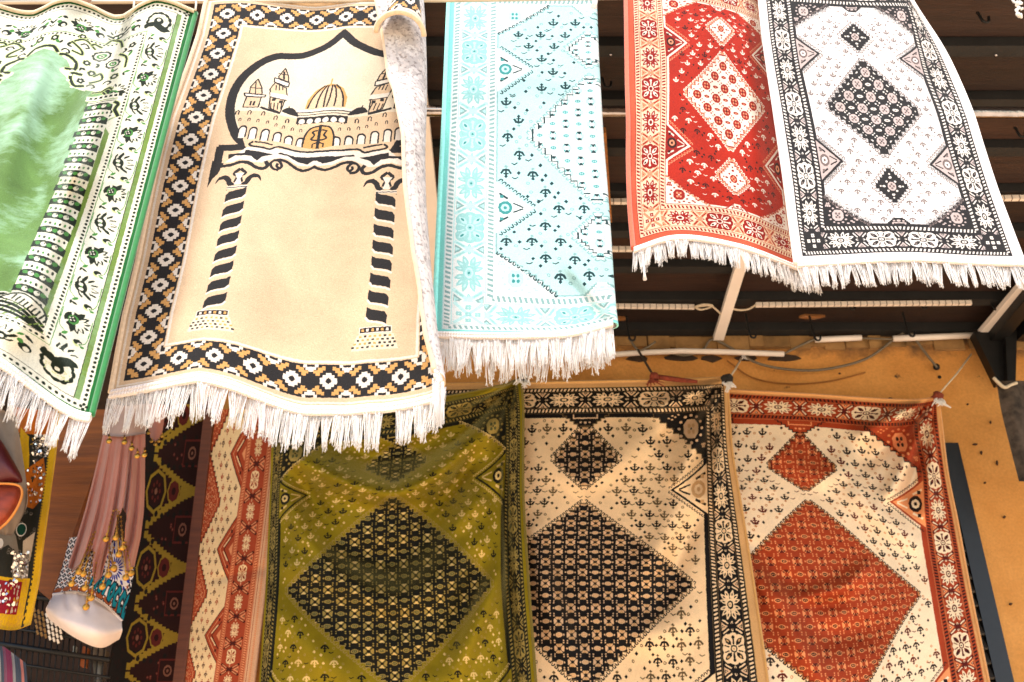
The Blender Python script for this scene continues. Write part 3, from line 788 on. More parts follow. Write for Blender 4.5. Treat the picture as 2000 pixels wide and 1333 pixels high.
def tex_olive():
    P = dict(edge=0, gbg=1, gdash=3, gline=4, bbg=1, bm=3, bd=1, bo=4, bx=1, bt=3, field=0, fline=1, flw=14, halo=1, cbg=1, cline=3, hook=2, nline=1, nbg=0,
             nd=1, nm=2, nm2=2, dbg=1, dm=3, dm2=2, do=4, da=2, dline=3, hook2=3, s1=2, s2=1, s3=3, sq=.62, pitch=(46, 40), sprig=.95, cell=(36, 34))
    return persian(1000, 1400, 1.25, P, guls='fine', **LARGE)
def tex_cream():
    P = dict(edge=0, gbg=1, gdash=2, gline=4, bbg=1, bm=2, bd=1, bo=3, bx=1, bt=6, field=5, fline=1, flw=14, halo=1, cbg=1, cline=4, hook=1, nline=1, nbg=5,
             nd=3, nm=5, nm2=1, dbg=1, dm=6, dm2=2, do=3, da=3, dline=4, hook2=1, s1=1, s2=4, s3=4, sq=.45, pitch=(46, 40), sprig=1.15, cell=(36, 34))
    return persian(1000, 1400, 1.25, P, guls='fine', seed=2, **LARGE)
def tex_rust():
    P = dict(edge=0, gbg=1, gdash=4, gline=7, bbg=1, bm=2, bd=3, bo=4, bx=3, bt=6, field=5, fline=1, flw=20, halo=1, cbg=1, cline=4, hook=4, nline=1, nbg=6,
             nd=4, nm=2, nm2=5, dbg=1, dm=6, dm2=2, do=4, da=3, dline=3, hook2=4, dring=7, s1=4, s2=3, s3=7, sq=.7, pitch=(46, 40), sprig=1.05, cell=(36, 34))
    return persian(1000, 1400, 1.25, P, guls='fine', seed=3, edge=14, **LARGE)
TEX = dict(tan=tex_tan, green=tex_green, side=tex_side, dark=tex_dark, patch=tex_patch, bag=tex_bag, white=tex_white, red=tex_red, turq=tex_turq,
           olive=tex_olive, cream=tex_cream, rust=tex_rust)
# ----------------------------------------------------------------------------
# helpers
# ----------------------------------------------------------------------------
TH = math.radians(PITCH); CT, ST = math.cos(TH), math.sin(TH)
def ray(px, py):
    a, b = (px-1000)/FPX, (666.5-py)/FPX
    return np.array([a, CT-b*ST, ST+b*CT])
def P(px, py, D):
    """world point seen at a photo pixel at horizontal distance D in front of the camera"""
    r = ray(px, py); return r*(D/r[1])+np.array([0, 0, EYE])
def Hp(px, py, h):
    """world point seen at a photo pixel on the horizontal plane h above the eye"""
    r = ray(px, py); return r*(h/r[2])+np.array([0, 0, EYE])
def Pv(px, py, D):
    a, b = (px-1000)/FPX, (666.5-py)/FPX
    y = CT-b*ST; k = D/y
    return np.stack([a*k, D+0*a, (ST+b*CT)*k+EYE], -1)

def lin(c):
    c = np.asarray(c, float)/255; return np.where(c <= .04045, c/12.92, ((c+.055)/1.055)**2.4)

def mark(o, label=None, cat=None, group=None, kind=None):
    if label: o['label'] = label
    if cat: o['category'] = cat
    if group: o['group'] = group
    if kind: o['kind'] = kind
    return o
def empty(name, loc, label, cat, group=None):
    o = bpy.data.objects.new(name, None); COL.objects.link(o); o.location = loc; o.empty_display_size = .1
    return mark(o, label, cat, group)
def obj(name, verts, faces, mats, parent=None, smooth=True, uv=None, mi=None):
    """one mesh object; verts in world space, kept relative to its parents' origin"""
    off = Vector((0, 0, 0)); p = parent
    while p is not None: off = off+p.location; p = p.parent
    v = np.asarray(verts, float)-np.array(off)
    me = bpy.data.meshes.new(name); me.from_pydata(v.tolist(), [], [list(map(int, f)) for f in faces])
    if not isinstance(mats, (list, tuple)): mats = [mats]
    for m in mats: me.materials.append(m)
    if mi is not None: me.polygons.foreach_set('material_index', np.asarray(mi, np.int32))
    me.polygons.foreach_set('use_smooth', np.full(len(me.polygons), smooth) if isinstance(smooth, bool) else np.asarray(smooth, bool))
    if uv is not None:
        l = me.uv_layers.new(name='uv'); idx = np.empty(len(me.loops), np.int32); me.loops.foreach_get('vertex_index', idx)
        l.data.foreach_set('uv', np.asarray(uv, np.float32)[idx].ravel())
    me.validate(); me.update()
    o = bpy.data.objects.new(name, me); COL.objects.link(o)
    if parent is not None: o.parent = parent
    return o

class MB:
    """collects simple shapes into one mesh"""
    def __init__(s): s.v = []; s.f = []
    def add(s, v, f):
        n = len(s.v); s.v += [tuple(x) for x in v]; s.f += [tuple(i+n for i in q) for q in f]; return s
    def box(s, a, b, bev=0):
        (x0, y0, z0), (x1, y1, z1) = a, b
        return s.add([(x0, y0, z0), (x1, y0, z0), (x1, y1, z0), (x0, y1, z0), (x0, y0, z1), (x1, y0, z1), (x1, y1, z1), (x0, y1, z1)],
                     [(0, 3, 2, 1), (4, 5, 6, 7), (0, 1, 5, 4), (1, 2, 6, 5), (2, 3, 7, 6), (3, 0, 4, 7)])
    def bar(s, p, q, w, t, up=(0, 0, 1)):
        """box beam from p to q, w across, t along 'up'"""
        p, q, up = Vector(p), Vector(q), Vector(up); d = (q-p).normalized(); sd = d.cross(up).normalized(); u = sd.cross(d)
        vs_ = [e+sd*a*w/2+u*b*t/2 for e in (p, q) for a, b in ((-1, -1), (1, -1), (1, 1), (-1, 1))]
        return s.add(vs_, [(0, 1, 2, 3), (7, 6, 5, 4), (0, 4, 5, 1), (1, 5, 6, 2), (2, 6, 7, 3), (3, 7, 4, 0)])
    def tube(s, pts, r, n=6, cap=True):
        pts = [Vector(p) for p in pts]; rs = r if isinstance(r, (list, tuple)) else [r]*len(pts); rings = []
        t0 = (pts[1]-pts[0]).normalized(); a = Vector((0, 0, 1)) if abs(t0.z) < .9 else Vector((1, 0, 0)); u = t0.cross(a).normalized()
        for i, p in enumerate(pts):
            t = (pts[min(i+1, len(pts)-1)]-pts[max(i-1, 0)])
            t = t.normalized() if t.length > 1e-9 else t0
            u = (u-t*u.dot(t)).normalized(); w = t.cross(u)
            rings.append([p+(u*math.cos(2*math.pi*k/n)+w*math.sin(2*math.pi*k/n))*rs[i] for k in range(n)])
        v = [q for g in rings for q in g]; f = []
        for i in range(len(pts)-1):
            for k in range(n): f.append((i*n+k, i*n+(k+1) % n, (i+1)*n+(k+1) % n, (i+1)*n+k))
        if cap: f += [tuple(range(n))[::-1], tuple((len(pts)-1)*n+k for k in range(n))]
        return s.add(v, f)
    def ball(s, c, rx, ry=None, rz=None, n=8, m=5, jit=0, rnd=random):
        ry = ry or rx; rz = rz or rx; v = [(c[0], c[1], c[2]+rz)]; f = []
        for i in range(1, m):
            a = math.pi*i/m
            for k in range(n):
                b = 2*math.pi*k/n; j = 1+rnd.uniform(-jit, jit)
                v.append((c[0]+rx*j*math.sin(a)*math.cos(b), c[1]+ry*j*math.sin(a)*math.sin(b), c[2]+rz*j*math.cos(a)))
        v.append((c[0], c[1], c[2]-rz)); L = len(v)-1
        for k in range(n): f.append((0, 1+k, 1+(k+1) % n)); f.append((L, L-n+(k+1) % n, L-n+k))
        for i in range(m-2):
            for k in range(n): f.append((1+i*n+k, 1+(i+1)*n+k, 1+(i+1)*n+(k+1) % n, 1+i*n+(k+1) % n))
        return s.add(v, f)
    def build(s, name, mat, parent=None, smooth=False): return obj(name, s.v, s.f, mat, parent, smooth)

# ---- materials -------------------------------------------------------------
def new_mat(name):
    m = bpy.data.materials.new(name); m.use_nodes = True
    return m, m.node_tree, m.node_tree.nodes['Principled BSDF']
def N(nt, t, **kw):
    n = nt.nodes.new(t)
    for k, v in kw.items(): setattr(n, k, v)
    return n
def plain(name, rgb, rough=.6, metal=0, var=.15, scale=20, bump=0, bscale=200, stretch=(1, 1, 1), sheen=0, coat=0):
    """a base colour (sRGB 0..255) broken up by two noises, with fine relief"""
    m, nt, b = new_mat(name); L = nt.links
    tc = N(nt, 'ShaderNodeTexCoord'); mp = N(nt, 'ShaderNodeMapping'); mp.inputs['Scale'].default_value = stretch
    L.new(tc.outputs['Object'], mp.inputs['Vector'])
    no = N(nt, 'ShaderNodeTexNoise'); no.inputs['Scale'].default_value = scale; no.inputs['Detail'].default_value = 6
    L.new(mp.outputs[0], no.inputs['Vector'])
    r = N(nt, 'ShaderNodeValToRGB'); c = lin(rgb)
    r.color_ramp.elements[0].position = .28; r.color_ramp.elements[1].position = .72
    r.color_ramp.elements[0].color = (*np.clip(c*(1-var), 0, 1), 1); r.color_ramp.elements[1].color = (*np.clip(c*(1+var), 0, 1), 1)
    L.new(no.outputs[0], r.inputs[0]); L.new(r.outputs[0], b.inputs['Base Color'])
    b.inputs['Roughness'].default_value = rough; b.inputs['Metallic'].default_value = metal; b.inputs['Sheen Weight'].default_value = sheen
    b.inputs['Coat Weight'].default_value = coat
    if bump:
        n2 = N(nt, 'ShaderNodeTexNoise'); n2.inputs['Scale'].default_value = bscale; n2.inputs['Detail'].default_value = 4
        L.new(mp.outputs[0], n2.inputs['Vector'])
        bp = N(nt, 'ShaderNodeBump'); bp.inputs['Strength'].default_value = bump; bp.inputs['Distance'].default_value = .01
        L.new(n2.outputs[0], bp.inputs['Height']); L.new(bp.outputs[0], b.inputs['Normal'])
    return m
def woven_image(key):
    c = TEX[key](); pal = np.array(PAL[key], float)/255
    px = np.ones((c.H, c.W, 4), np.float32); px[..., :3] = pal[c.a][::-1]
    if key == 'green': px[..., 3] = np.isin(c.a[::-1], (0,))*1.0+np.isin(c.a[::-1], (4,))*.35
    im = bpy.data.images.new('pattern_'+key, c.W, c.H, alpha=(key == 'green')); im.alpha_mode = 'CHANNEL_PACKED' if key == 'green' else 'NONE'; im.pixels.foreach_set(px.ravel()); im.update(); im.pack()
    return im
def woven(name, key, nap=.16, nscale=5, sheen=.25, sheen_tint=(1, .95, .85), fade=None, rough=.85, backing=False, gloss=0):
    """pattern + uneven pile: a rug surface"""
    m, nt, b = new_mat(name); L = nt.links
    tc = N(nt, 'ShaderNodeTexCoord')
    im = N(nt, 'ShaderNodeTexImage'); im.image = IMG[key]; im.extension = 'EXTEND'
    # threads wander a little, so no line of the pattern is dead straight
    wob = N(nt, 'ShaderNodeTexNoise'); wob.inputs['Scale'].default_value = 130; wob.inputs['Detail'].default_value = 2
    L.new(tc.outputs['UV'], wob.inputs['Vector'])
    mx = N(nt, 'ShaderNodeVectorMath', operation='MULTIPLY_ADD'); mx.inputs[1].default_value = (.0042, .0032, 0)
    sub = N(nt, 'ShaderNodeVectorMath', operation='SUBTRACT'); sub.inputs[1].default_value = (.5, .5, .5)
    L.new(wob.outputs['Color'], sub.inputs[0]); L.new(sub.outputs[0], mx.inputs[0]); L.new(tc.outputs['UV'], mx.inputs[2])
    L.new(mx.outputs[0], im.inputs['Vector'])
    n1 = N(nt, 'ShaderNodeTexNoise'); n1.inputs['Scale'].default_value = nscale; n1.inputs['Detail'].default_value = 7; n1.inputs['Roughness'].default_value = .62
    n1.inputs['Distortion'].default_value = .6; L.new(tc.outputs['Object'], n1.inputs['Vector'])
    n2 = N(nt, 'ShaderNodeTexNoise'); n2.inputs['Scale'].default_value = 420; n2.inputs['Detail'].default_value = 3; L.new(tc.outputs['Object'], n2.inputs['Vector'])
    mr = N(nt, 'ShaderNodeMapRange'); mr.inputs['From Min'].default_value = .3; mr.inputs['From Max'].default_value = .7
    mr.inputs['To Min'].default_value = 1-nap; mr.inputs['To Max'].default_value = 1+nap; L.new(n1.outputs[0], mr.inputs['Value'])
    mr2 = N(nt, 'ShaderNodeMapRange'); mr2.inputs['From Min'].default_value = .3; mr2.inputs['From Max'].default_value = .7
    mr2.inputs['To Min'].default_value = .84; mr2.inputs['To Max'].default_value = 1.12; L.new(n2.outputs[0], mr2.inputs['Value'])
    ml = N(nt, 'ShaderNodeMath', operation='MULTIPLY'); L.new(mr.outputs[0], ml.inputs[0]); L.new(mr2.outputs[0], ml.inputs[1])
    hsv = N(nt, 'ShaderNodeHueSaturation'); L.new(im.outputs[0], hsv.inputs['Color']); L.new(ml.outputs[0], hsv.inputs['Value'])
    out = hsv.outputs[0]
    if backing:      # the reverse: knots and pale warp, the pattern only ghosting through
        hsv.inputs['Saturation'].default_value = .35
        mixb = N(nt, 'ShaderNodeMixRGB'); mixb.inputs[0].default_value = .76; mixb.inputs[2].default_value = (.58, .53, .51, 1); L.new(out, mixb.inputs[1]); out = mixb.outputs[0]
        n3 = N(nt, 'ShaderNodeTexNoise'); n3.inputs['Scale'].default_value = 110; n3.inputs['Detail'].default_value = 6; L.new(tc.outputs['Object'], n3.inputs['Vector'])
        rp = N(nt, 'ShaderNodeValToRGB'); rp.color_ramp.elements[0].position = .36; rp.color_ramp.elements[0].color = (.25, .2, .18, 1); rp.color_ramp.elements[1].position = .47; rp.color_ramp.elements[1].color = (1, 1, 1, 1)
        L.new(n3.outputs[0], rp.inputs[0]); mm = N(nt, 'ShaderNodeMixRGB', blend_type='MULTIPLY'); mm.inputs[0].default_value = .6; L.new(out, mm.inputs[1]); L.new(rp.outputs[0], mm.inputs[2]); out = mm.outputs[0]
    if fade:  # pale sheen of the brushed pile, painted into the field colour by noise
        gm = N(nt, 'ShaderNodeMixRGB'); gm.inputs[2].default_value = (*lin(fade), 1)
        n4 = N(nt, 'ShaderNodeTexNoise'); n4.inputs['Scale'].default_value = 3.2; n4.inputs['Detail'].default_value = 5; n4.inputs['Distortion'].default_value = 1.2
        L.new(tc.outputs['Object'], n4.inputs['Vector'])
        n5 = N(nt, 'ShaderNodeTexNoise'); n5.inputs['Scale'].default_value = 16; n5.inputs['Detail'].default_value = 8; n5.inputs['Roughness'].default_value = .75
        mp5 = N(nt, 'ShaderNodeMapping'); mp5.inputs['Scale'].default_value = (1, 1, 2.6); mp5.inputs['Rotation'].default_value = (0, .5, 0); L.new(tc.outputs['Object'], mp5.inputs['Vector']); L.new(mp5.outputs[0], n5.inputs['Vector'])
        a5 = N(nt, 'ShaderNodeMath', operation='MULTIPLY_ADD'); a5.inputs[1].default_value = .55; L.new(n5.outputs[0], a5.inputs[0]); L.new(n4.outputs[0], a5.inputs[2])
        r4 = N(nt, 'ShaderNodeMapRange'); r4.inputs['From Min'].default_value = .70; r4.inputs['From Max'].default_value = .98; r4.inputs['To Max'].default_value = .95
        am = N(nt, 'ShaderNodeMath', operation='MULTIPLY'); L.new(a5.outputs[0], r4.inputs['Value']); L.new(r4.outputs[0], am.inputs[0]); L.new(im.outputs['Alpha'], am.inputs[1]); L.new(am.outputs[0], gm.inputs[0]); L.new(out, gm.inputs[1]); out = gm.outputs[0]
    L.new(out, b.inputs['Base Color'])
    b.inputs['Metallic'].default_value = gloss      # tinted gleam of the laid pile
    b.inputs['Roughness'].default_value = rough; b.inputs['Sheen Weight'].default_value = sheen; b.inputs['Sheen Roughness'].default_value = .35
    b.inputs['Sheen Tint'].default_value = (*sheen_tint, 1); b.inputs['Specular IOR Level'].default_value = .15
    bp = N(nt, 'ShaderNodeBump'); bp.inputs['Strength'].default_value = .45; bp.inputs['Distance'].default_value = .003
    add = N(nt, 'ShaderNodeMath', operation='ADD'); L.new(n2.outputs[0], add.inputs[0])
    sc = N(nt, 'ShaderNodeMath', operation='MULTIPLY'); sc.inputs[1].default_value = 1.4; L.new(n1.outputs[0], sc.inputs[0]); L.new(sc.outputs[0], add.inputs[1])
    L.new(add.outputs[0], bp.inputs['Height']); L.new(bp.outputs[0], b.inputs['Normal'])
    return m

# ---- cloth -----------------------------------------------------------------
def herm(x, xp, fp):
    """smooth interpolation of fp (n, ...) given at xp, evaluated at x"""
    xp = np.asarray(xp, float); fp = np.asarray(fp, float); x = np.asarray(x, float)
    d = np.gradient(fp, xp, axis=0) if len(xp) > 2 else np.repeat(((fp[1]-fp[0])/(xp[1]-xp[0]))[None], 2, 0)
    i = np.clip(np.searchsorted(xp, x, side='right')-1, 0, len(xp)-2); h = xp[i+1]-xp[i]; t = (x-xp[i])/h
    sh = (len(x),)+(1,)*(fp.ndim-1); t = t.reshape(sh); h = h.reshape(sh)
    return (2*t**3-3*t**2+1)*fp[i]+(t**3-2*t**2+t)*h*d[i]+(-2*t**3+3*t**2)*fp[i+1]+(t**3-t**2)*h*d[i+1]
def grid_px(us, vs_, pts, nu, nv, u0=0, u1=1, v0=0, v1=1):
    """pts[row][col] = (px, py, D) control points -> dense (nv+1, nu+1, 3) and uv"""
    u = np.linspace(u0, u1, nu+1); v = np.linspace(v0, v1, nv+1)
    a = herm(v, vs_, np.array(pts, float)); a = np.swapaxes(herm(u, us, np.swapaxes(a, 0, 1)), 0, 1)
    U, V = np.meshgrid(u, v); return a, U, V
def ridges(a, folds):
    """push the cloth toward (+) or away (-) along soft lines given in photo pixels"""
    for (x1, y1, x2, y2, w, amp) in folds:
        d = np.array([x2-x1, y2-y1], float); L = np.hypot(*d); d /= L
        rx, ry = a[..., 0]-x1, a[..., 1]-y1
        t = np.clip((rx*d[0]+ry*d[1])/L, 0, 1); s = rx*-d[1]+ry*d[0]
        al = (rx*d[0]+ry*d[1])/L; end = np.exp(-np.maximum(0, np.maximum(-al, al-1))**2*(L/w)**2*.7)
        a[..., 2] -= amp*np.exp(-(s/(w*(.45+.55*t if amp else 1)))**2)*end
    return a
def swags(a, lines):
    """soft folds along curves given in photo pixels: (points, width, height)"""
    for pts, w, amp in lines:
        q = smooth(pts, 8); n = len(q)
        d2 = np.full(a.shape[:2], 1e9); al = np.zeros(a.shape[:2])
        for k, (x, y) in enumerate(q):
            e = (a[..., 0]-x)**2+(a[..., 1]-y)**2; m = e < d2; d2[m] = e[m]; al[m] = k/(n-1)
        a[..., 2] -= 1.2*amp*np.exp(-d2/(w*w))*(.25+.75*np.sin(math.pi*np.clip(al*.9+.05, 0, 1))**.7)
    return a
def ripple(a, seed, amp, sc):
    r = np.random.RandomState(seed)
    for k in range(7):
        th = r.uniform(0, 6.28); f = r.uniform(.6, 1.8)/sc; ph = r.uniform(0, 6.28)
        a[..., 2] += amp/2.6*np.sin((a[..., 0]*math.cos(th)*1.4+a[..., 1]*math.sin(th)*.6)*f*6.28+ph)
    return a
def cloth(name, W3, U, V, mats, parent, thick=.005):
    """front sheet, back sheet and rim from a grid of world points"""
    nv, nu = W3.shape[0]-1, W3.shape[1]-1
    du = np.gradient(W3, axis=1); dv = np.gradient(W3, axis=0); n = np.cross(dv, du); n /= np.linalg.norm(n, axis=-1, keepdims=True)+1e-12
    B = W3-n*thick; F = W3.reshape(-1, 3); verts = np.vstack([F, B.reshape(-1, 3)]); K = len(F)
    idx = np.arange(K).reshape(nv+1, nu+1)
    q = np.stack([idx[:-1, :-1], idx[1:, :-1], idx[1:, 1:], idx[:-1, 1:]], -1).reshape(-1, 4)
    qb = q[:, ::-1]+K; rim = []
    def edge(line, flip):
        for i, j in zip(line[:-1], line[1:]):
            rim.append((i, j, j+K, i+K) if flip else (j, i, i+K, j+K))
    edge(idx[0], False); edge(idx[-1], True); edge(idx[:, 0], True); edge(idx[:, -1], False)
    faces = np.vstack([q, qb, np.array(rim)])
    mi = np.r_[np.zeros(len(q)), np.ones(len(q)), np.full(len(rim), 2)].astype(int)
    uv = np.stack([U, 1-V], -1).reshape(-1, 2); uv = np.vstack([uv, uv])
    sm = np.r_[np.ones(len(q)*2), np.zeros(len(rim))].astype(bool)
    return obj(name, verts, faces, mats, parent, sm, uv, mi)

def tassel_meshes(mat, n=10):
    """bunches of fringe strands, 1 unit long, hanging down -z"""
    out = []; r = random.Random(11)
    for q in range(n):
        b = MB(); k = 11; lean = r.uniform(-.09, .09); pinch = r.uniform(.62, .98); Lq = r.uniform(.92, 1.04)
        for i in range(k):
            x0 = (i-(k-1)/2)*.0215+r.uniform(-.006, .006); L = Lq*r.uniform(.80, 1.07); pts = []; y0 = r.uniform(-.035, .035)
            endx = x0*pinch*r.uniform(.8, 1.1)+lean+r.uniform(-.02, .02); wv = r.uniform(-.022, .022); ph = r.uniform(0, 3)
            for j in range(7):
                t = j/6; s = t*t*(3-2*t)
                pts.append((x0+(endx-x0)*s+wv*math.sin(4.2*t+ph)*t, y0*math.sin(t*3)+.02*math.sin(5*t+i), -L*t))
            b.tube(pts, [.0078, .0078, .0082, .0085, .009, .0095, .010], 4, True)
            e = pts[-1]; d = pts[-2]
            for w in range(3):      # frayed end
                f = (e[0]+r.uniform(-.035, .035), e[1]+r.uniform(-.025, .025), e[2]-r.uniform(.01, .05))
                b.tube([(d[0]*.4+e[0]*.6, d[1]*.4+e[1]*.6, d[2]*.4+e[2]*.6), f], [.006, .005], 3, True)
        me = bpy.data.meshes.new('tassel'); me.from_pydata(b.v, [], b.f); me.materials.append(mat)
        me.polygons.foreach_set('use_smooth', np.ones(len(me.polygons), bool)); me.update(); out.append(me)
    return out

def fringe(root, edge, length, n, seed, band, band_mat, skip=(), u0=0, u1=1):
    """a stitched white heading along the bottom edge (world points) with hanging tassels"""
    r = random.Random(seed); e = np.array(edge); s = np.r_[0, np.cumsum(np.linalg.norm(np.diff(e, axis=0), axis=1))]; T = s[-1]
    at = lambda t: np.array([np.interp(t*T, s, e[:, k]) for k in range(3)])
    # heading: a flat band with raised stitches
    m = max(60, int(T/.0035)); prof = [(.0, -.002), (-.2, -.006), (-.42, -.0075), (-.55, -.0055), (-.72, -.0085), (-.9, -.008), (-1.0, -.002), (-.5, .004)]
    V = []; F = []; K = len(prof)
    for i in range(m+1):
        p = at(i/m); st = .0022*(i % 2)
        for (z, y) in prof: V.append((p[0]+(.001 if i % 2 else 0), p[1]+y-(st if y < -.003 else 0)-.001, p[2]+band*.25+z*band))
    for i in range(m):
        for k in range(K): F.append((i*K+k, i*K+(k+1) % K, (i+1)*K+(k+1) % K, (i+1)*K+k))
    F += [tuple(range(K))[::-1], tuple(m*K+k for k in range(K))]
    obj('binding', V, F, band_mat, root, False)
    off = np.array(root.location)
    for i in range(n):
        t = (i+.5+r.uniform(-.12, .12))/n
        if any(a < t < b for a, b in skip): continue
        p = at(t)-np.array([0, 0, band*.68]); o = bpy.data.objects.new('tassel', r.choice(TASSELS)); COL.objects.link(o); o.parent = root
        o.location = Vector(p-off+np.array([0, -.004+r.uniform(-.004, .004), 0])); L = length*r.uniform(.86, 1.1)
        w = T/n/.20
        o.scale = (w*r.choice((-1, 1))*r.uniform(.9, 1.1), w, L); o.rotation_euler = (r.uniform(-.12, .05), r.uniform(-.09, .09), 0)

# ---- shared materials ------------------------------------------------------
IMG = {k: woven_image(k) for k in TEX}
M_yarn = plain('white_fringe_yarn', (252, 248, 246), .9, var=.07, scale=60, sheen=.3)
def translucent(m, amount):
    nt = m.node_tree; L = nt.links; b = nt.nodes['Principled BSDF']; o = nt.nodes['Material Output']
    t = N(nt, 'ShaderNodeBsdfTranslucent'); L.new(b.inputs['Base Color'].links[0].from_socket, t.inputs[0])
    x = N(nt, 'ShaderNodeMixShader'); x.inputs[0].default_value = amount; L.new(b.outputs[0], x.inputs[1]); L.new(t.outputs[0], x.inputs[2]); L.new(x.outputs[0], o.inputs['Surface'])
translucent(M_yarn, .5)
M_bind = plain('white_binding_tape', (234, 222, 214), .9, var=.08, scale=90, bump=.4, bscale=500)
TASSELS = tassel_meshes(M_yarn)
M_black = plain('black_painted_timber', (26, 26, 27), .7, var=.3, scale=14, bump=.2, bscale=60)
M_iron = plain('blackened_iron', (24, 24, 25), .5, .4, var=.3, scale=20)
M_duct = plain('white_plastic_trunking', (236, 228, 222), .45, var=.06, scale=8)
M_cord = plain('grey_white_cord', (196, 182, 160), .9, var=.15, scale=80)
M_cable = plain('old_grey_cable', (112, 102, 86), .7, var=.2, scale=40)
M_gold = plain('gilt_metal', (196, 146, 66), .36, 1, var=.15, scale=30)

# ----------------------------------------------------------------------------
# the setting: ground, ceiling, wall
# ----------------------------------------------------------------------------
M_ground = plain('pale_paving', (224, 194, 156), .9, var=.10, scale=3, bump=.2, bscale=30)
obj('ground', [(-60, -60, 0), (60, -60, 0), (60, 60, 0), (-60, 60, 0)], [(0, 1, 2, 3)], M_ground)['kind'] = 'structure'
def wood(name, rgb, var=.4, rough=.55):
    return plain(name, rgb, rough, var=var, scale=6, bump=.25, bscale=30, stretch=(.6, 9, 9))
CH = EYE+3.04
XL_, XR_ = -3.4, 4.2
M_roof = plain('roof_boarding', (48, 36, 30), .9, var=.2)
roof = MB().box((XL_, 2.42, CH+.04), (XR_, 4.95, CH+.10)).build('ceiling', M_roof); roof['kind'] = 'structure'
rw = random.Random(5)
DK = [2.845+.266*k for k in range(-1, 8)]
woods = [wood('ceiling_board_stain', c) for c in ((46, 27, 20), (36, 22, 18), (54, 32, 22))]
for i, d in enumerate(DK):
    MB().box((XL_, d-.026, CH-.050), (XR_, d+.026, CH-.002)).build('beam', M_black, roof)
    b = MB().box((XL_, d+.030, CH-.004-rw.uniform(0, .006)), (XR_, d+.266-.030, CH+.036)).build('board', woods[i % 3], roof)
MB().box((XL_, 2.45, CH-.055), (XR_, 2.548, CH+.036)).build('fascia_board', M_black, roof)

# plaster wall, stained along its head
m, nt, b = new_mat('ochre_plaster'); L = nt.links
tc = N(nt, 'ShaderNodeTexCoord'); n1 = N(nt, 'ShaderNodeTexNoise'); n1.inputs['Scale'].default_value = 2.2; n1.inputs['Detail'].default_value = 9; L.new(tc.outputs['Object'], n1.inputs['Vector'])
r1 = N(nt, 'ShaderNodeValToRGB'); r1.color_ramp.elements[0].position = .32; r1.color_ramp.elements[1].position = .7
r1.color_ramp.elements[0].color = (*lin((190, 128, 58)), 1); r1.color_ramp.elements[1].color = (*lin((222, 162, 90)), 1); L.new(n1.outputs[0], r1.inputs[0])
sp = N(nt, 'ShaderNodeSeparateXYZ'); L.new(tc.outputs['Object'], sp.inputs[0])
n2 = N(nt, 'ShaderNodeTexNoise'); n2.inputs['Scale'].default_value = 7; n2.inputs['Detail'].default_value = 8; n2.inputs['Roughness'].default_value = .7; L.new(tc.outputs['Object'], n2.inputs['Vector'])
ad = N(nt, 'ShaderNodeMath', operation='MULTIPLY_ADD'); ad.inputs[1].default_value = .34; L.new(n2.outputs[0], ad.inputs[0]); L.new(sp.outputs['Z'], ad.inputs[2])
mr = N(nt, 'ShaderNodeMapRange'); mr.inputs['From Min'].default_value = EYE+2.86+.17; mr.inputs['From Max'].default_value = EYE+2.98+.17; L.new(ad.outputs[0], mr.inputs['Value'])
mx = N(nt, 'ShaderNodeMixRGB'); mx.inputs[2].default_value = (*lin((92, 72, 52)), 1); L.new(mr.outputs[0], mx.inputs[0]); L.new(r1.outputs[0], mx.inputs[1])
n3 = N(nt, 'ShaderNodeTexNoise'); n3.inputs['Scale'].default_value = 13; n3.inputs['Detail'].default_value = 3; L.new(tc.outputs['Object'], n3.inputs['Vector'])
r3 = N(nt, 'ShaderNodeValToRGB'); r3.color_ramp.elements[0].position = .70; r3.color_ramp.elements[1].position = .76; L.new(n3.outputs[0], r3.inputs[0])
mx2 = N(nt, 'ShaderNodeMixRGB'); mx2.inputs[2].default_value = (*lin((70, 50, 36)), 1); L.new(r3.outputs[0], mx2.inputs[0]); L.new(mx.outputs[0], mx2.inputs[1])
n6 = N(nt, 'ShaderNodeTexNoise'); n6.inputs['Scale'].default_value = 4.5; n6.inputs['Detail'].default_value = 10; n6.inputs['Roughness'].default_value = .8; n6.inputs['Distortion'].default_value = 1.5; L.new(tc.outputs['Object'], n6.inputs['Vector'])
r6 = N(nt, 'ShaderNodeValToRGB'); r6.color_ramp.elements[0].position = .495; r6.color_ramp.elements[0].color = (0, 0, 0, 1); r6.color_ramp.elements[1].position = .5; r6.color_ramp.elements[1].color = (1, 1, 1, 1)
e6 = r6.color_ramp.elements.new(.505); e6.color = (0, 0, 0, 1); L.new(n6.outputs[0], r6.inputs[0])      # hairline cracks
n7 = N(nt, 'ShaderNodeTexNoise'); n7.inputs['Scale'].default_value = 1.7; n7.inputs['Detail'].default_value = 5; L.new(tc.outputs['Object'], n7.inputs['Vector'])
r7 = N(nt, 'ShaderNodeMapRange'); r7.inputs['From Min'].default_value = .5; r7.inputs['From Max'].default_value = .62; r7.inputs['To Max'].default_value = .55; L.new(n7.outputs[0], r7.inputs['Value'])
m67 = N(nt, 'ShaderNodeMath', operation='MULTIPLY'); L.new(r6.outputs[0], m67.inputs[0]); L.new(r7.outputs[0], m67.inputs[1])
mx3 = N(nt, 'ShaderNodeMixRGB'); mx3.inputs[2].default_value = (*lin((90, 58, 34)), 1); L.new(m67.outputs[0], mx3.inputs[0]); L.new(mx2.outputs[0], mx3.inputs[1])
n8 = N(nt, 'ShaderNodeTexNoise'); n8.inputs['Scale'].default_value = 90; n8.inputs['Detail'].default_value = 4; L.new(tc.outputs['Object'], n8.inputs['Vector'])
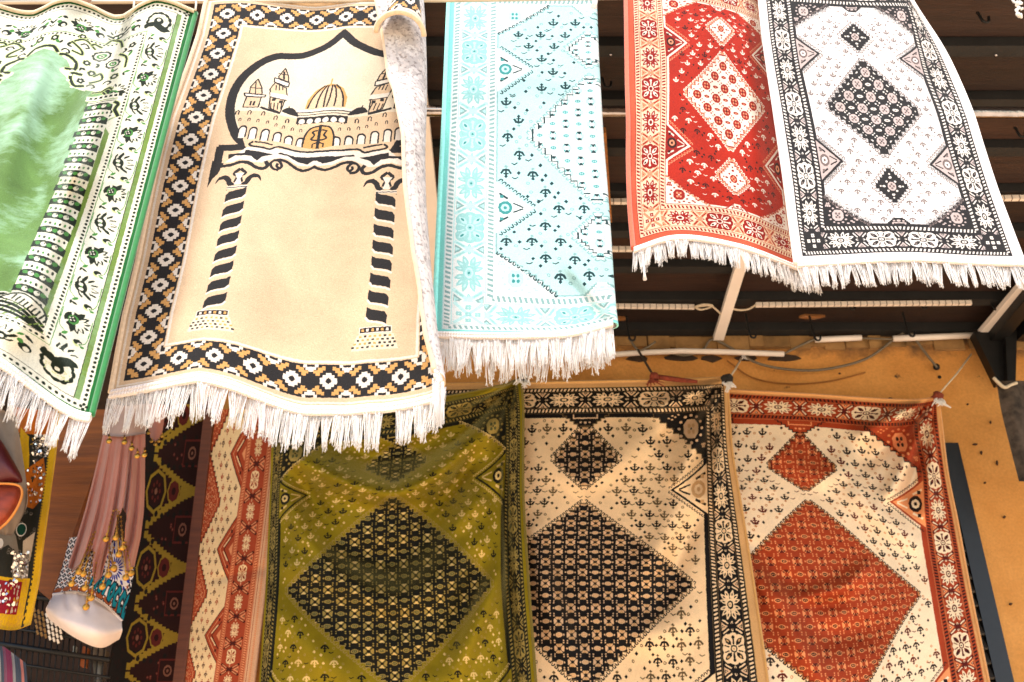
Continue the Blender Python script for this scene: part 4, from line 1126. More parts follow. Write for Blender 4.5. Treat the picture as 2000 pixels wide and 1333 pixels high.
r8 = N(nt, 'ShaderNodeMapRange'); r8.inputs['From Min'].default_value = .3; r8.inputs['From Max'].default_value = .7; r8.inputs['To Min'].default_value = .9; r8.inputs['To Max'].default_value = 1.08; L.new(n8.outputs[0], r8.inputs['Value'])
h8 = N(nt, 'ShaderNodeHueSaturation'); L.new(mx3.outputs[0], h8.inputs['Color']); L.new(r8.outputs[0], h8.inputs['Value'])
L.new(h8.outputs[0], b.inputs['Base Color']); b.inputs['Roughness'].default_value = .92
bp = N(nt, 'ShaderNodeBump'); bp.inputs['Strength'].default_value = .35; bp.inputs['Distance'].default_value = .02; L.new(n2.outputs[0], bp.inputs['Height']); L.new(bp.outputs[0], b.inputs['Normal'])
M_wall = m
WD = 4.75
def wavy_wall():
    """wall face with a slightly uneven surface and a ragged top"""
    xs = np.linspace(-1.52, XR_, 90); zs = np.linspace(0, CH+.03, 50); r = np.random.RandomState(2)
    X, Z = np.meshgrid(xs, zs); Y = WD+.006*np.sin(X*3.1+1)*np.sin(Z*2.3)+r.normal(0, .0012, X.shape)
    v = np.stack([X, Y, Z], -1).reshape(-1, 3); i = np.arange(len(v)).reshape(X.shape)
    f = np.stack([i[:-1, :-1], i[:-1, 1:], i[1:, 1:], i[1:, :-1]], -1).reshape(-1, 4).tolist()
    n = len(v); v = np.vstack([v, [(-1.52, WD+.3, 0), (XR_, WD+.3, 0), (XR_, WD+.3, CH+.03), (-1.52, WD+.3, CH+.03)]])
    f += [(n, n+3, n+2, n+1), tuple([int(k) for k in i[:, 0]]+[n+3, n])]
    return obj('plaster_wall', v, f, M_wall)
wall = mark(wavy_wall(), 'ochre plastered shop wall behind the lower carpets, stained along the ceiling', 'wall')
ledge = MB()
rl = random.Random(8); x = -1.5
while x < 2.6:
    w = rl.uniform(.05, .16); ledge.box((x, WD-.008-rl.uniform(0, .018), CH-.10-rl.uniform(0, .035)), (x+w, WD+.02, CH-.055)); x += w*rl.uniform(.75, 1.2)
M_stone = plain('grimy_stone', (150, 116, 72), .9, var=.4, scale=9, bump=.6, bscale=50)
ledge.build('crumbling_ledge', M_stone, wall)
hol = MB(); rl = random.Random(4)
for (px, w) in ((1245, 22), (1330, 32), (1388, 20), (1458, 22), (1530, 34)):      # broken-out pockets under the duct
    p = P(px, 700, WD-.004)
    k = 9; vs_ = [(p[0]+w*.0026*math.cos(2*math.pi*q/k)*rl.uniform(.8, 1.1), p[1]-rl.uniform(0, .004), p[2]+.022*math.sin(2*math.pi*q/k)*rl.uniform(.6, 1.1)) for q in range(k)]
    hol.add(vs_+[(a, b_+.02, c) for a, b_, c in vs_], [tuple(range(k))[::-1]]+[(q, (q+1) % k, (q+1) % k+k, q+k) for q in range(k)])
hol.build('plaster_lump', plain('dark_mortar', (58, 46, 36), .95, var=.3), wall)
rl = random.Random(12)
M_chip = plain('chip_in_plaster', (66, 44, 30), .95, var=.3)
for (px, py, w, hh) in ((1905, 868, 9, 3), (1917, 884, 5, 6), (1924, 943, 4, 3), (1738, 778, 7, 2), (1890, 790, 5, 3), (1948, 905, 3, 9), (1935, 825, 3, 6), (1962, 1010, 4, 4), (1975, 1180, 5, 3), (1640, 730, 4, 3)):
    p = P(px, py, WD-.004); k = 8
    vs_ = [(p[0]+w*.0025*math.cos(2*math.pi*q/k)*rl.uniform(.3, .7), p[1]-.003, p[2]+hh*.0014*math.sin(2*math.pi*q/k)*rl.uniform(.6, 1.2)) for q in range(k)]
    obj('plaster_chip', vs_+[(a, b_+.012, c) for a, b_, c in vs_], [tuple(range(k))[::-1]]+[(q, (q+1) % k, (q+1) % k+k, q+k) for q in range(k)], M_chip, wall, False)
# dark shop opening to the left of the wall
M_dark = plain('dark_shop_wall', (52, 36, 28), .9, var=.3)
d = MB(); d.box((-4.2, 6.4, 0), (-1.53, 6.45, CH)); d.box((-4.25, 4.6, 0), (-4.2, 6.4, CH)); d.box((-4.2, 4.96, CH-.01), (-1.53, 6.4, CH+.04))
mark(d.build('shop_interior', M_dark), kind='structure')

# ---- ceiling fittings ------------------------------------------------------
M_pipe = plain('galvanised_pipe', (176, 172, 176), .16, 1, var=.2, scale=30, bump=.1, bscale=80)
a, b_ = P(-500, 213, 3.0), P(2500, 222, 3.0)
mark(MB().tube([a, (a+b_)/2, b_], .021, 14).build('steel_pipe', M_pipe, None, True), 'shiny galvanised steel pipe hung level under the dark boards', 'pipe')
rod = MB().tube([P(-300, 7, 2.165), P(300, 4, 2.165), P(900, 1, 2.165), P(1700, -12, 2.165)], .0058, 10)
mark(rod.build('hanging_rail', plain('pale_painted_rod', (196, 182, 162), .4, .3, var=.1), None, True), 'thin pale rail carrying the green and tan prayer rugs', 'rail')
a, b_ = P(1130, -70, 2.5), P(2300, -60, 2.5)
mark(MB().tube([a, b_], .008, 10).build('hanging_rail', M_iron, None, True), 'dark rail above the red and white rugs', 'rail')
def duct(name, pts, w, t, label, group=None, mat=M_duct, cat='cable duct'):
    b = MB()
    for p, q in zip(pts[:-1], pts[1:]): b.bar(p, q, w, t)
    return mark(b.build(name, mat), label, cat, group)
G = 'white plastic cable ducts under the ceiling'
duct('cable_duct', [Hp(1403, 661, 2.955), Hp(1443, 530, 2.955), Hp(1500, 380, 2.955)], .05, .025, 'white duct slanting from the wall to the fringe of the red rug', G)
duct('cable_duct', [Hp(1920, 650, 2.95), Hp(1996, 560, 2.95), Hp(2080, 462, 2.95)], .05, .025, 'white duct running forward beside the right-hand black post', G)
duct('cable_duct', [Hp(854, 600, 2.955), Hp(846, 470, 2.955), Hp(812, 150, 2.955), Hp(786, -20, 2.955)], .07, .03, 'pale duct behind the gap between the tan and turquoise rugs', G)
duct('cable_duct', [Hp(1188, 430, 2.95), Hp(1176, 255, 2.95)], .03, .03, 'brown wooden batten behind the right edge of the turquoise rug', None, wood('raw_batten', (150, 96, 48)), 'batten')
def wallduct(xs, r, label):
    return mark(MB().tube([P(x, y, WD-.05) for x, y in xs], r, 8).build('conduit', M_duct, None, True), label, 'conduit', 'white conduits along the head of the wall')
wallduct([(1180, 694), (1260, 689), (1330, 686), (1420, 688), (1531, 692)], .014, 'longest bowed white conduit along the head of the ochre wall')
wallduct([(1592, 664), (1682, 660)], .015, 'shortest white conduit at the top of the wall, above the brown stain')
wallduct([(1744, 662), (1905, 655)], .016, 'white conduit at the top of the wall next to the black bracket')
# dashed light strips along the beams
M_strip = plain('clear_light_strip', (226, 216, 206), .35, var=.12, scale=50); M_strip_d = plain('strip_divider', (120, 108, 100), .5)
def strip(p, q, label):
    r = empty('light_strip', tuple(p), label, 'light strip', 'unlit light strips on the ceiling beams')
    MB().bar(p, q, .017, .02).build('sleeve', M_strip, r)
    n = int(np.linalg.norm(q-p)/.03); d = MB()
    for i in range(1, n):
        c = p+(q-p)*i/n; d.box((c[0]-.0018, c[1]-.0095, c[2]-.011), (c[0]+.0018, c[1]+.0095, c[2]+.011))
    mark(d.build('dividers', M_strip_d, r), kind='stuff')
strip(Hp(1170, 598, 2.965), Hp(1356, 600, 2.965), 'unlit light strip between the turquoise fringe and the slanting white duct')
strip(Hp(1476, 596, 2.965), Hp(1897, 592, 2.965), 'longest unlit light strip, under the fringe of the white rug')
strip(Hp(1140, 394, 2.965), Hp(1300, 394, 2.965), 'unlit light strip crossing the gap between turquoise and red rugs')
strip(Hp(1930, 388, 2.965), Hp(2080, 386, 2.965), 'unlit light strip right of the white rug')
strip(Hp(1140, 487, 2.965), Hp(1290, 487, 2.965), 'beige strip crossing the gap below the red rug corner')
def cable(pts, r, label, mat=M_cable, name='cable', cat='cable', sm=5):
    p = smooth([np.array(q) for q in pts], sm) if sm else pts
    return mark(MB().tube([tuple(q) for q in p], r, 6).build(name, mat, None, True), label, cat)
W_ = lambda pts, D=WD-.03: [P(x, y, D) for x, y in pts]
cable([Hp(x, y, 2.95) for x, y in ((1356, 600), (1370, 605), (1392, 598), (1375, 595), (1358, 600), (1385, 597), (1402, 608), (1410, 618))], .005, 'looped flex between the left light strip and the slanting duct', M_cord)
cable([Hp(x, y, 2.95) for x, y in ((1428, 603), (1445, 606), (1462, 604), (1476, 596))], .005, 'short sagging flex at the left end of the longest light strip', M_cord)
cable(W_([(1228, 660), (1246, 684), (1262, 680), (1280, 668)], WD-.06), .006, 'grey flex looped above the cream carpet, left')
cable(W_([(1310, 690), (1340, 694), (1372, 684), (1388, 664), (1410, 670), (1440, 688), (1480, 710), (1540, 722), (1610, 722), (1690, 702), (1745, 664), (1770, 648), (1785, 655)], WD-.035), .0065, 'long grey cable sagging across the head of the wall')
cable(W_([(1783, 655), (1800, 680), (1830, 718)], WD-.04), .006, 'grey flex dropping to a black switch end'); 
cable(W_([(1420, 705), (1470, 738), (1540, 750), (1620, 745), (1690, 728)], WD-.012), .0035, 'faint thin wire drooping over the rust carpet', plain('ochre_painted_wire', (150, 98, 44), .8))
cable(W_([(1530, 692), (1570, 672), (1592, 663)], WD-.05), .006, 'short grey flex joining two white conduits')
cable(W_([(1680, 661), (1744, 663)], WD-.05), .005, 'straight grey flex between the two right-hand conduits', sm=0)
mark(MB().ball(P(1829, 717, WD-.03), .018, .015, .018).build('cable_end', M_iron, None, True), 'black plug at the end of the dropped flex', 'plug')
mark(MB().ball(P(1835, 737, WD-.005), .009, .006, .009).build('wall_nail', M_iron, None, True), 'dark nail head in the ochre wall below the black plug', 'nail')
def hook(px, py, label, s=1.0):
    p = P(px, py, 4.45) if py > 560 else Hp(px, py, 2.98); p = np.array(p); top = min(CH-.03, p[2]+.12*s)
    b = [(p[0], p[1], top), (p[0]+.004, p[1], p[2]+.03*s), (p[0]+.012*s, p[1], p[2]-.01*s), (p[0]+.03*s, p[1], p[2]-.012*s), (p[0]+.036*s, p[1], p[2]+.012*s)]
    mark(MB().tube([tuple(q) for q in smooth(b, 4)], .005, 6).build('ceiling_hook', M_iron, None, True), label, 'hook', 'black hooks in the ceiling')
for (px, py, l) in ((1226, 660, 'black hook over the left end of the bowed conduit'), (1462, 655, 'black hook over the knot of the cream carpet cord'), (1588, 660, 'black hook at the left end of the shortest conduit'), (1656, 600, 'black hook on the longest light strip, left of its middle'),
                    (1796, 598, 'black hook on the longest light strip, near its right end'), (1772, 652, 'black hook over the conduit beside the bracket'), (1936, 600, 'black hook beside the right-hand duct'), (1912, 38, 'black hook in the boards at the upper right corner'), (1985, 262, 'black hook in the boards right of the white rug'), (1175, 165, 'black hook in the boards between turquoise and red rugs')):
    hook(px, py, l)
for (px, py, l) in ((1945, 108, 'bright screw head in the beam at upper right'), (1193, 107, 'bright screw head in the beam between turquoise and red rugs')):
    mark(MB().ball(Hp(px, py, 2.985), .006, .006, .006).build('screw_head', M_pipe, None, True), l, 'screw')
# nailed scraps of wood on the boards
for (px, py, w, l) in ((1212, 624, .03, 'small torn wood scrap on the ceiling by the turquoise fringe'), (1585, 621, .075, 'long torn splinter on the ceiling below the white fringe')):
    p = Hp(px, py, 2.975); r = random.Random(px); k = 9
    v = [(p[0]+w*math.cos(2*math.pi*q/k)*r.uniform(.6, 1.1), p[1]+.018*math.sin(2*math.pi*q/k)*r.uniform(.6, 1.1), p[2]+r.uniform(-.004, .004)) for q in range(k)]
    mark(obj('wood_scrap', v+[(a, b, c+.012) for a, b, c in v], [tuple(range(k))]+[(q, q+k, (q+1) % k+k, (q+1) % k) for q in range(k)], wood('raw_splinter', (128, 84, 44)), None, False), l, 'splinter')

# right-hand bracket and post
b = MB()
def prism(b, pts, D, t):
    f = [P(x, y, D) for x, y in pts]; bk = [p+np.array([0, t, 0]) for p in f]; n = len(f)
    return b.add(f+bk, [tuple(range(n))[::-1], tuple(range(n, 2*n))]+[(i, (i+1) % n, (i+1) % n+n, i+n) for i in range(n)])
br = empty('iron_bracket', tuple(P(1940, 700, 4.6)), 'black iron bracket and post in the top right corner of the wall', 'bracket')
prism(MB(), [(1902, 648), (1960, 648), (1964, 742), (1950, 746)], 4.62, .06).build('gusset', M_iron, br)
prism(MB(), [(1962, 610), (1988, 590), (1984, 745), (1968, 745)], 4.58, .06).build('post', M_iron, br)
MB().bar(Hp(1945, 652, 2.93), Hp(2120, 440, 2.93), .07, .09).build('arm', M_iron, br)
MB().bar(Hp(1990, 652, 2.93), Hp(2200, 440, 2.93), .05, .09).build('arm', M_iron, br)

# black louvred shutter behind the rust carpet
M_sh = plain('black_shutter_paint', (20, 19, 19), .45, var=.3, scale=30)
M_sl = plain('shutter_slat', (46, 40, 34), .4, var=.35, scale=12)
x1 = 2.085; ztop = P(1868, 866, 4.72)[2]; sh = empty('louvred_shutter', (x1, 4.71, ztop), 'black louvred shutter on the wall behind the rust carpet', 'shutter')
for (xa, xb) in ((x1-.075, x1), (1.36, 1.435)): MB().box((xa, 4.715, 1.7), (xb, 4.765, ztop)).build('stile', M_sh, sh)
MB().box((1.4355, 4.717, ztop-.09), (x1-.0755, 4.763, ztop)).build('top_rail', M_sh, sh)
z = ztop-.13; me0 = None
while z > 1.72:
    o = MB().add([(1.437, 4.715, z-.03), (x1-.077, 4.715, z-.03), (x1-.077, 4.743, z+.03), (1.437, 4.743, z+.03), (1.437, 4.721, z-.036), (x1-.077, 4.721, z-.036), (x1-.077, 4.7485, z+.024), (1.437, 4.7485, z+.024)],
                 [(0, 1, 2, 3), (4, 7, 6, 5), (0, 4, 5, 1), (2, 6, 7, 3)]).build('slat', M_sl, sh) if me0 is None else None
    if o is None:
        o = bpy.data.objects.new('slat', me0.data); COL.objects.link(o); o.parent = sh; o.location = (0, 0, z-z0)
    else: me0, z0 = o, z
    z -= .062

# ----------------------------------------------------------------------------
# the hanging rugs
# ----------------------------------------------------------------------------
def rug_mats(key, edge_rgb, **kw):
    return [woven('woven_'+key, key, **kw), woven('reverse_'+key, key, backing=True, sheen=.1), plain('selvage_'+key, edge_rgb, .9, var=.12, scale=120, sheen=.3)]
def edging(root, line, r, mat, name='selvage'):
    """overcast cord along a rug's edge"""
    p = [tuple(q) for q in line]; MB().tube(p, r, 6).build(name, mat, root, True)

# --- tan prayer rug with the mosque
T = empty('prayer_rug', (-.5, TAN_D, EYE+2.4), 'tan prayer rug with a black mosque arch, right edge folded over', 'prayer rug', 'rugs hung above the shop front')
mt = rug_mats('tan', (216, 190, 158), nap=.13, nscale=5, sheen=.15)
nu, nv = 150, 120; u = np.linspace(0, 1, nu+1); v = np.linspace(0, 1, nv+1); h0 = hgt(-6, TAN_D)
W3 = np.zeros((nv+1, nu+1, 3))
for i, vv in enumerate(v):
    h = h0-vv*TAN_H/1000
    py = 666.5-FPX*math.tan(math.atan(h/TAN_D)-TH); zc = zcam(py, TAN_D)
    xl = (np.interp(py, *TAN_XL)-1000)*zc/FPX
    xr = (np.interp(py, [-20, 30, 100, 230, 430, 550, 650, 700, 760, 800], [824, 826, 827, 831, 833, 838, 846, 852, 864, 868])-1000)*zc/FPX
    r = np.interp(vv, [0, .15, .3, .5, .72, 1], [.046, .050, .042, .066, .056, .030]); s = u*TAN_W/1000
    flat = xr-r-xl; k = np.clip((s-flat)/r, 0, math.pi); past = np.maximum(0, s-flat-math.pi*r)
    X = np.where(s < flat, xl+s, xr-r+r*np.sin(k)-past); dD = -r*(1-np.cos(k))
    # soft waves, growing towards the free bottom edge
    w = .012*np.sin((X+.2)*7+1.1)*(1-vv)**3+(.040*vv**2.2)*np.sin((s/.77)*7.4-.2)+.010*vv*np.sin(s*23+2)+.006*np.sin(s*15+vv*5)+.014*np.exp(-((s-.40-.05*vv)/.05)**2)*np.sin(vv*3.1)-.010*np.exp(-((s-.52)/.04)**2)*vv
    lift = np.interp(s, [0, .08, .2, .42, .60, .70, .77], [.012, .02, .03, -.012, -.014, -.004, .012])*vv**5
    lift += np.interp(s, [0, .1, .2, .3, .4, .5, .56, .77], [0, .012, .006, -.004, .006, -.006, -.03, -.03])*(1-vv)**6
    W3[i, :, 0] = X+.004*np.sin(vv*9); W3[i, :, 1] = TAN_D+dD-w*.8+.01; W3[i, :, 2] = EYE+h+lift
U, V = np.meshgrid(u, v)
cloth('pile', W3, U, V, mt, T, .006)
edging(T, W3[:, 0], .0065, mt[2]); edging(T, W3[:, -1], .0065, mt[2]); edging(T, W3[0, :int(nu*.78)], .006, mt[2])
fringe(T, W3[-1, :], .088, 60, 1, .026, M_bind, skip=((.755, .785),))
# rolled upper corner
na, nb = 24, 12; R3 = np.zeros((nb+1, na+1, 3)); RU = np.zeros((nb+1, na+1)); RV = RU.copy()
for i in range(nb+1):
    for j in range(na+1):
        a = math.pi*j/na; t = i/nb
        xa, xb = 770-24*t-12*t*t, 818+10*t
        px = (xa+xb)/2-(xb-xa)/2*math.cos(a); py = -14+t*(78-44*math.sin(a)*(.85+.15*t)+(8*(j/na)))
        R3[i, j] = P(px, py, TAN_D-.108-.045*math.sin(a)*(.6+.4*t)); RU[i, j] = .72+.24*(1-j/na); RV[i, j] = .03+.075*t
cloth('rolled_corner', R3, RU, RV, mt, T, .006); edging(T, R3[-1], .0075, mt[2])

# --- green prayer rug
Gr = empty('prayer_rug', (-1.1, 2.0, EYE+2.26), 'green prayer rug with a banded column and floral border, at the left', 'prayer rug', 'rugs hung above the shop front')
mg = rug_mats('green', (30, 116, 56), nap=.20, nscale=8, sheen=.35, sheen_tint=(.85, 1, .92), fade=(160, 196, 170))
nu, nv = 110, 130; u = np.linspace(0, 1, nu+1); v = np.linspace(0, 1, nv+1); U, V = np.meshgrid(u, v)
X = grn_X(U, V); D = grn_D(U, V); Hh = 2.262-GRN_H/1000*V+grn_lift(U, V)
tw = np.interp(u, [0, .2, .40, .475, .545, .63, .70, .735, .79, .86, .93, 1], [-.02, 0, -.010, .004, .006, -.004, -.024, -.026, -.004, .010, .004, -.008])
Hh = Hh+np.array([tw]*(nv+1))*(1-V)**3.2
D = D+.018*np.sin((U-.62)*19)*(1-V)**2.5*.8
X3 = np.stack([X, D, Hh+EYE], -1)
pyv = 666.5-FPX*np.tan(np.arctan2(Hh, D)-TH); pxv = 1000+FPX*X/(D*CT+Hh*ST)
A = np.stack([pxv, pyv, D], -1)
A = ridges(A, [(236, 40, 150, 330, 34, .050), (150, 330, 40, 640, 30, .040), (150, 60, 60, 400, 80, -.03), (300, 30, 205, 400, 60, -.012), (60, 180, -60, 520, 60, .03), (110, 690, 40, 520, 40, .02)])
A = ripple(A, 3, .004, 300)
W3 = Pv(A[..., 0], A[..., 1], A[..., 2])
cloth('pile', W3, U, V, mg, Gr, .006); edging(Gr, W3[:, -1], .0065, mg[2]); edging(Gr, W3[:, 0], .0065, mg[2])
M_over = plain('overcast_edge_yarn', (206, 190, 160), .9, var=.1, scale=100)
st = MB(); e = W3[0]
for i in range(0, nu):
    for k in range(2):
        p = e[i]*(1-k*.5)+e[i+1]*k*.5; st.tube([(p[0]-.001, p[1]-.005, p[2]-.008), (p[0], p[1]-.008, p[2]+.001), (p[0]+.002, p[1]+.006, p[2]+.002)], .0022, 4)
mark(st.build('top_binding', M_over, Gr, True), kind='stuff')
fringe(Gr, W3[-1, :], .080, 56, 2, .024, M_bind)

# --- turquoise rug, folded in half
Tq = empty('hanging_rug', tuple(P(1015, 0, 2.3)), 'pale turquoise and white rug folded lengthwise in half', 'rug', 'rugs hung above the shop front')
mq = rug_mats('turq', (140, 222, 212), nap=.06, nscale=6, sheen=.12)
ys = [-70, -18, 42, 104, 176, 261, 354, 438, 522, 600, 652]; mm = [0, 79, 173, 289, 405, 521, 637, 753, 869, 964, 1043]
xl = np.interp(ys, [-20, 250, 400, 560, 655], [877, 866, 858, 851, 848]); xr = np.interp(ys, [-20, 100, 250, 400, 560, 655], [1156, 1160, 1168, 1180, 1190, 1197])
rows = []
for y, a, b in zip(ys, xl, xr):
    sl = np.interp(y, [0, 300, 600, 655], [2, 6, 14, -10]); t = max(0, y/655)
    rows.append([(a+(b-a)*f, y+sl*f+(6*math.sin(f*3.1) if y > 560 else 0)-(14*max(0, f-.8)/.2 if y > 560 else 0), 2.30-.03*math.sin(f*3.14)*t+.012*math.sin(f*7+1)) for f in (0, .25, .5, .75, 1)])
vs_ = np.array(mm)/1043
a, U, V = grid_px([0, .13, .26, .39, .52], vs_, rows, 70, 120, 0, .52)
a = ripple(a, 5, .003, 260); a = ridges(a, [(1120, 560, 1190, 660, 26, -.02), (1175, 0, 1200, 640, 18, -.012)])
Wf = Pv(a[..., 0], a[..., 1], a[..., 2])
# the half behind: the mirror of the front, a hand's breadth back
k = 8; ang = np.linspace(0, math.pi, k+1)[1:-1]; turn = []
for q in ang: turn.append(Wf[:, -1]+np.array([0, .016*(1-math.cos(q)), 0])+np.array([.016*math.sin(q), 0, 0]))
back = Wf[:, ::-1]+np.array([0, .034, .004]); back = back*1.0
W3 = np.concatenate([Wf, np.stack(turn, 1), back[:, 1:]], 1)
ub = .52+(np.arange(len(turn))+1)*.02/k; U3 = np.concatenate([U, np.tile(ub, (U.shape[0], 1)), np.tile(np.linspace(.54, 1, back.shape[1]-1), (U.shape[0], 1))], 1)
V3 = np.tile(V[:, :1], (1, U3.shape[1]))
cloth('pile', W3, U3, V3, mq, Tq, .005); edging(Tq, W3[:, 0], .007, mq[2]); edging(Tq, W3[:, -1], .006, mq[2])
fringe(Tq, Wf[-1], .086, 34, 3, .022, M_bind); fringe(Tq, back[-1], .095, 26, 33, .022, M_bind)
mark(MB().tube([P(1166, -20, 2.29), P(1164, 0, 2.28), P(1160, 14, 2.28)], [.005, .006, .010], 6).build('corner_tassel', M_yarn, Tq, True))

# --- red rug
US = [0, .197, .5, .803, 1]
def px_rug(root, key, mats, rows, mm, H, D, nu, nv, folds, rip, us=US, thick=.005, rsc=260, sw=()):
    pts = [[(x, y, D if np.isscalar(D) else D[i]) for (x, y) in row] for i, row in enumerate(rows)]
    a, U, V = grid_px(us, np.array(mm)/H, pts, nu, nv)
    base = a[..., 2].copy(); a = ridges(a, folds); a = swags(a, sw); a = ripple(a, 7, rip, rsc)
    a[..., 2] = base+np.minimum(a[..., 2]-base, .055)
    W3 = Pv(a[..., 0], a[..., 1], a[..., 2]); cloth('pile', W3, U, V, mats, root, thick)
    return W3
Rd = empty('hanging_rug', tuple(P(1380, 0, 2.47)), 'red rug with a white diamond, partly behind the white rug', 'rug', 'rugs hung above the shop front')
mr_ = rug_mats('red', (226, 100, 72), nap=.14, nscale=7, sheen=.2, sheen_tint=(1, .6, .5))
rows = [[(1220, -75), (1285, -70), (1400, -45), (1470, -10), (1500, 10)], [(1222, -12), (1292, -8), (1402, 12), (1482, 40), (1515, 52)], [(1223, 46), (1296, 48), (1408, 56), (1490, 85), (1525, 95)],
        [(1224, 112), (1302, 114), (1412, 130), (1504, 150), (1540, 158)], [(1225, 172), (1303, 175), (1417, 196), (1516, 218), (1552, 228)], [(1227, 239), (1302, 240), (1424, 262), (1522, 288), (1560, 298)],
        [(1227, 318), (1300, 318), (1433, 350), (1530, 378), (1568, 388)], [(1230, 405), (1301, 398), (1441, 412), (1540, 452), (1580, 462)], [(1237, 487), (1312, 464), (1441, 480), (1552, 520), (1592, 532)]]
MM = [0, 134, 269, 405, 521, 637, 773, 909, 1043]
W3 = px_rug(Rd, 'red', mr_, rows, MM, 1043, [2.5, 2.49, 2.48, 2.475, 2.47, 2.465, 2.46, 2.455, 2.45], 90, 120, [(1500, -20, 1560, 520, 46, -.055), (1350, -20, 1370, 470, 60, .025), (1455, 60, 1480, 480, 34, .02), (1280, 400, 1290, 490, 30, -.012)], .004)
edging(Rd, W3[:, 0], .0075, mr_[2]); edging(Rd, W3[:, -1], .006, mr_[2]); fringe(Rd, W3[-1], .066, 44, 4, .022, M_bind)
p = W3[-1, 2]; mark(MB().tube([tuple(p+np.array([.012, -.006, -z])) for z in (.03, .06, .09, .11)], [.002, .003, .003, .006], 5).build('stray_thread', M_yarn, Rd, True))

# --- white and black rug
Wt = empty('hanging_rug', tuple(P(1650, 0, 2.38)), 'white rug with black diamonds and a black border, far right of the upper row', 'rug', 'rugs hung above the shop front')
mw = rug_mats('white', (240, 228, 222), nap=.06, nscale=6, sheen=.1)
rows = [[(1478, -72), (1530, -62), (1640, -50), (1740, -45), (1755, -42)], [(1485, 0), (1545, 5), (1662, 12), (1772, 15), (1790, 18)], [(1492, 66), (1553, 70), (1670, 72), (1790, 88), (1838, 92)],
        [(1502, 136), (1564, 138), (1690, 142), (1806, 150), (1870, 156)], [(1512, 200), (1579, 205), (1706, 213), (1832, 220), (1897, 222)], [(1522, 268), (1592, 270), (1722, 276), (1850, 284), (1917, 286)],
        [(1535, 355), (1606, 358), (1742, 364), (1874, 364), (1942, 364)], [(1546, 440), (1613, 440), (1757, 440), (1900, 446), (1972, 446)], [(1556, 516), (1628, 512), (1770, 505), (1918, 512), (1998, 514)]]
W3 = px_rug(Wt, 'white', mw, rows, MM, 1043, [2.44, 2.42, 2.40, 2.385, 2.37, 2.355, 2.34, 2.325, 2.31], 90, 120, [(1800, -40, 1850, 160, 40, -.04), (1640, -60, 1690, 200, 50, -.015), (1760, 100, 1850, 520, 60, .012)], .004)
edging(Wt, W3[:, 0], .0085, mw[2]); edging(Wt, W3[:, -1], .0075, mw[2]); fringe(Wt, W3[-1], .068, 46, 5, .020, M_bind)

# --- the big carpets on the wall
UL = [0, .134, .5, .866, 1]
def wall_rug(name, key, label, edge, ycols, D, folds, sw, rip, **kw):
    root = empty(name, tuple(P(*ycols[0][1][2], D)), label, 'carpet', 'carpets hung on the ochre wall')
    mats = rug_mats(key, edge, gloss=.38, rough=.52, **kw)
    W3 = px_rug(root, key, mats, [r for _, r in ycols], [m for m, _ in ycols], 1400, D, 110, 130, folds, rip, UL, .006, 420, sw)
    edging(root, W3[:, -1], .006, mats[2]); edging(root, W3[0], .006, mats[2])
    return root
R_ = lambda xs, ys: list(zip(xs, ys))
wall_rug('wall_carpet', 'rust', 'cream and rust red diamond carpet at the right end of the wall', (206, 150, 92),
    [(0, R_((1240, 1325, 1562, 1796, 1832), (755, 758, 770, 782, 776))), (134, R_((1240, 1325, 1562, 1778, 1838), (815, 820, 828, 838, 822))), (270, R_((1240, 1325, 1565, 1795, 1850), (905, 908, 910, 925, 920))),
     (428, R_((1242, 1328, 1580, 1800, 1868), (985, 985, 985, 1012, 1010))), (700, R_((1255, 1350, 1622, 1822, 1894), (1165, 1170, 1172, 1158, 1150))), (972, R_((1270, 1370, 1655, 1850, 1927), (1375, 1378, 1380, 1325, 1312))), (1400, R_((1290, 1400, 1690, 1890, 1980), (1640, 1650, 1660, 1600, 1580)))],
    4.60, [(1832, 772, 1690, 845, 20, .05), (1832, 772, 1700, 900, 16, -.04), (1832, 772, 1740, 960, 18, .05), (1832, 772, 1775, 960, 14, -.035), (1832, 772, 1808, 1000, 14, .03)],
    [([(1475, 1110), (1519, 1170), (1565, 1264), (1604, 1330)], 26, .055), ([(1585, 1166), (1648, 1146), (1690, 1110)], 15, .04), ([(1579, 1186), (1642, 1178)], 13, -.035), ([(1472, 1069), (1521, 1128), (1565, 1145)], 20, -.035),
     ([(1540, 1200), (1620, 1240), (1700, 1230)], 30, -.03), ([(1660, 930), (1700, 990), (1780, 1060)], 26, .03), ([(1520, 880), (1600, 930), (1650, 900)], 24, .02)], .008, nap=.12, sheen=.35, sheen_tint=(1, .7, .45))
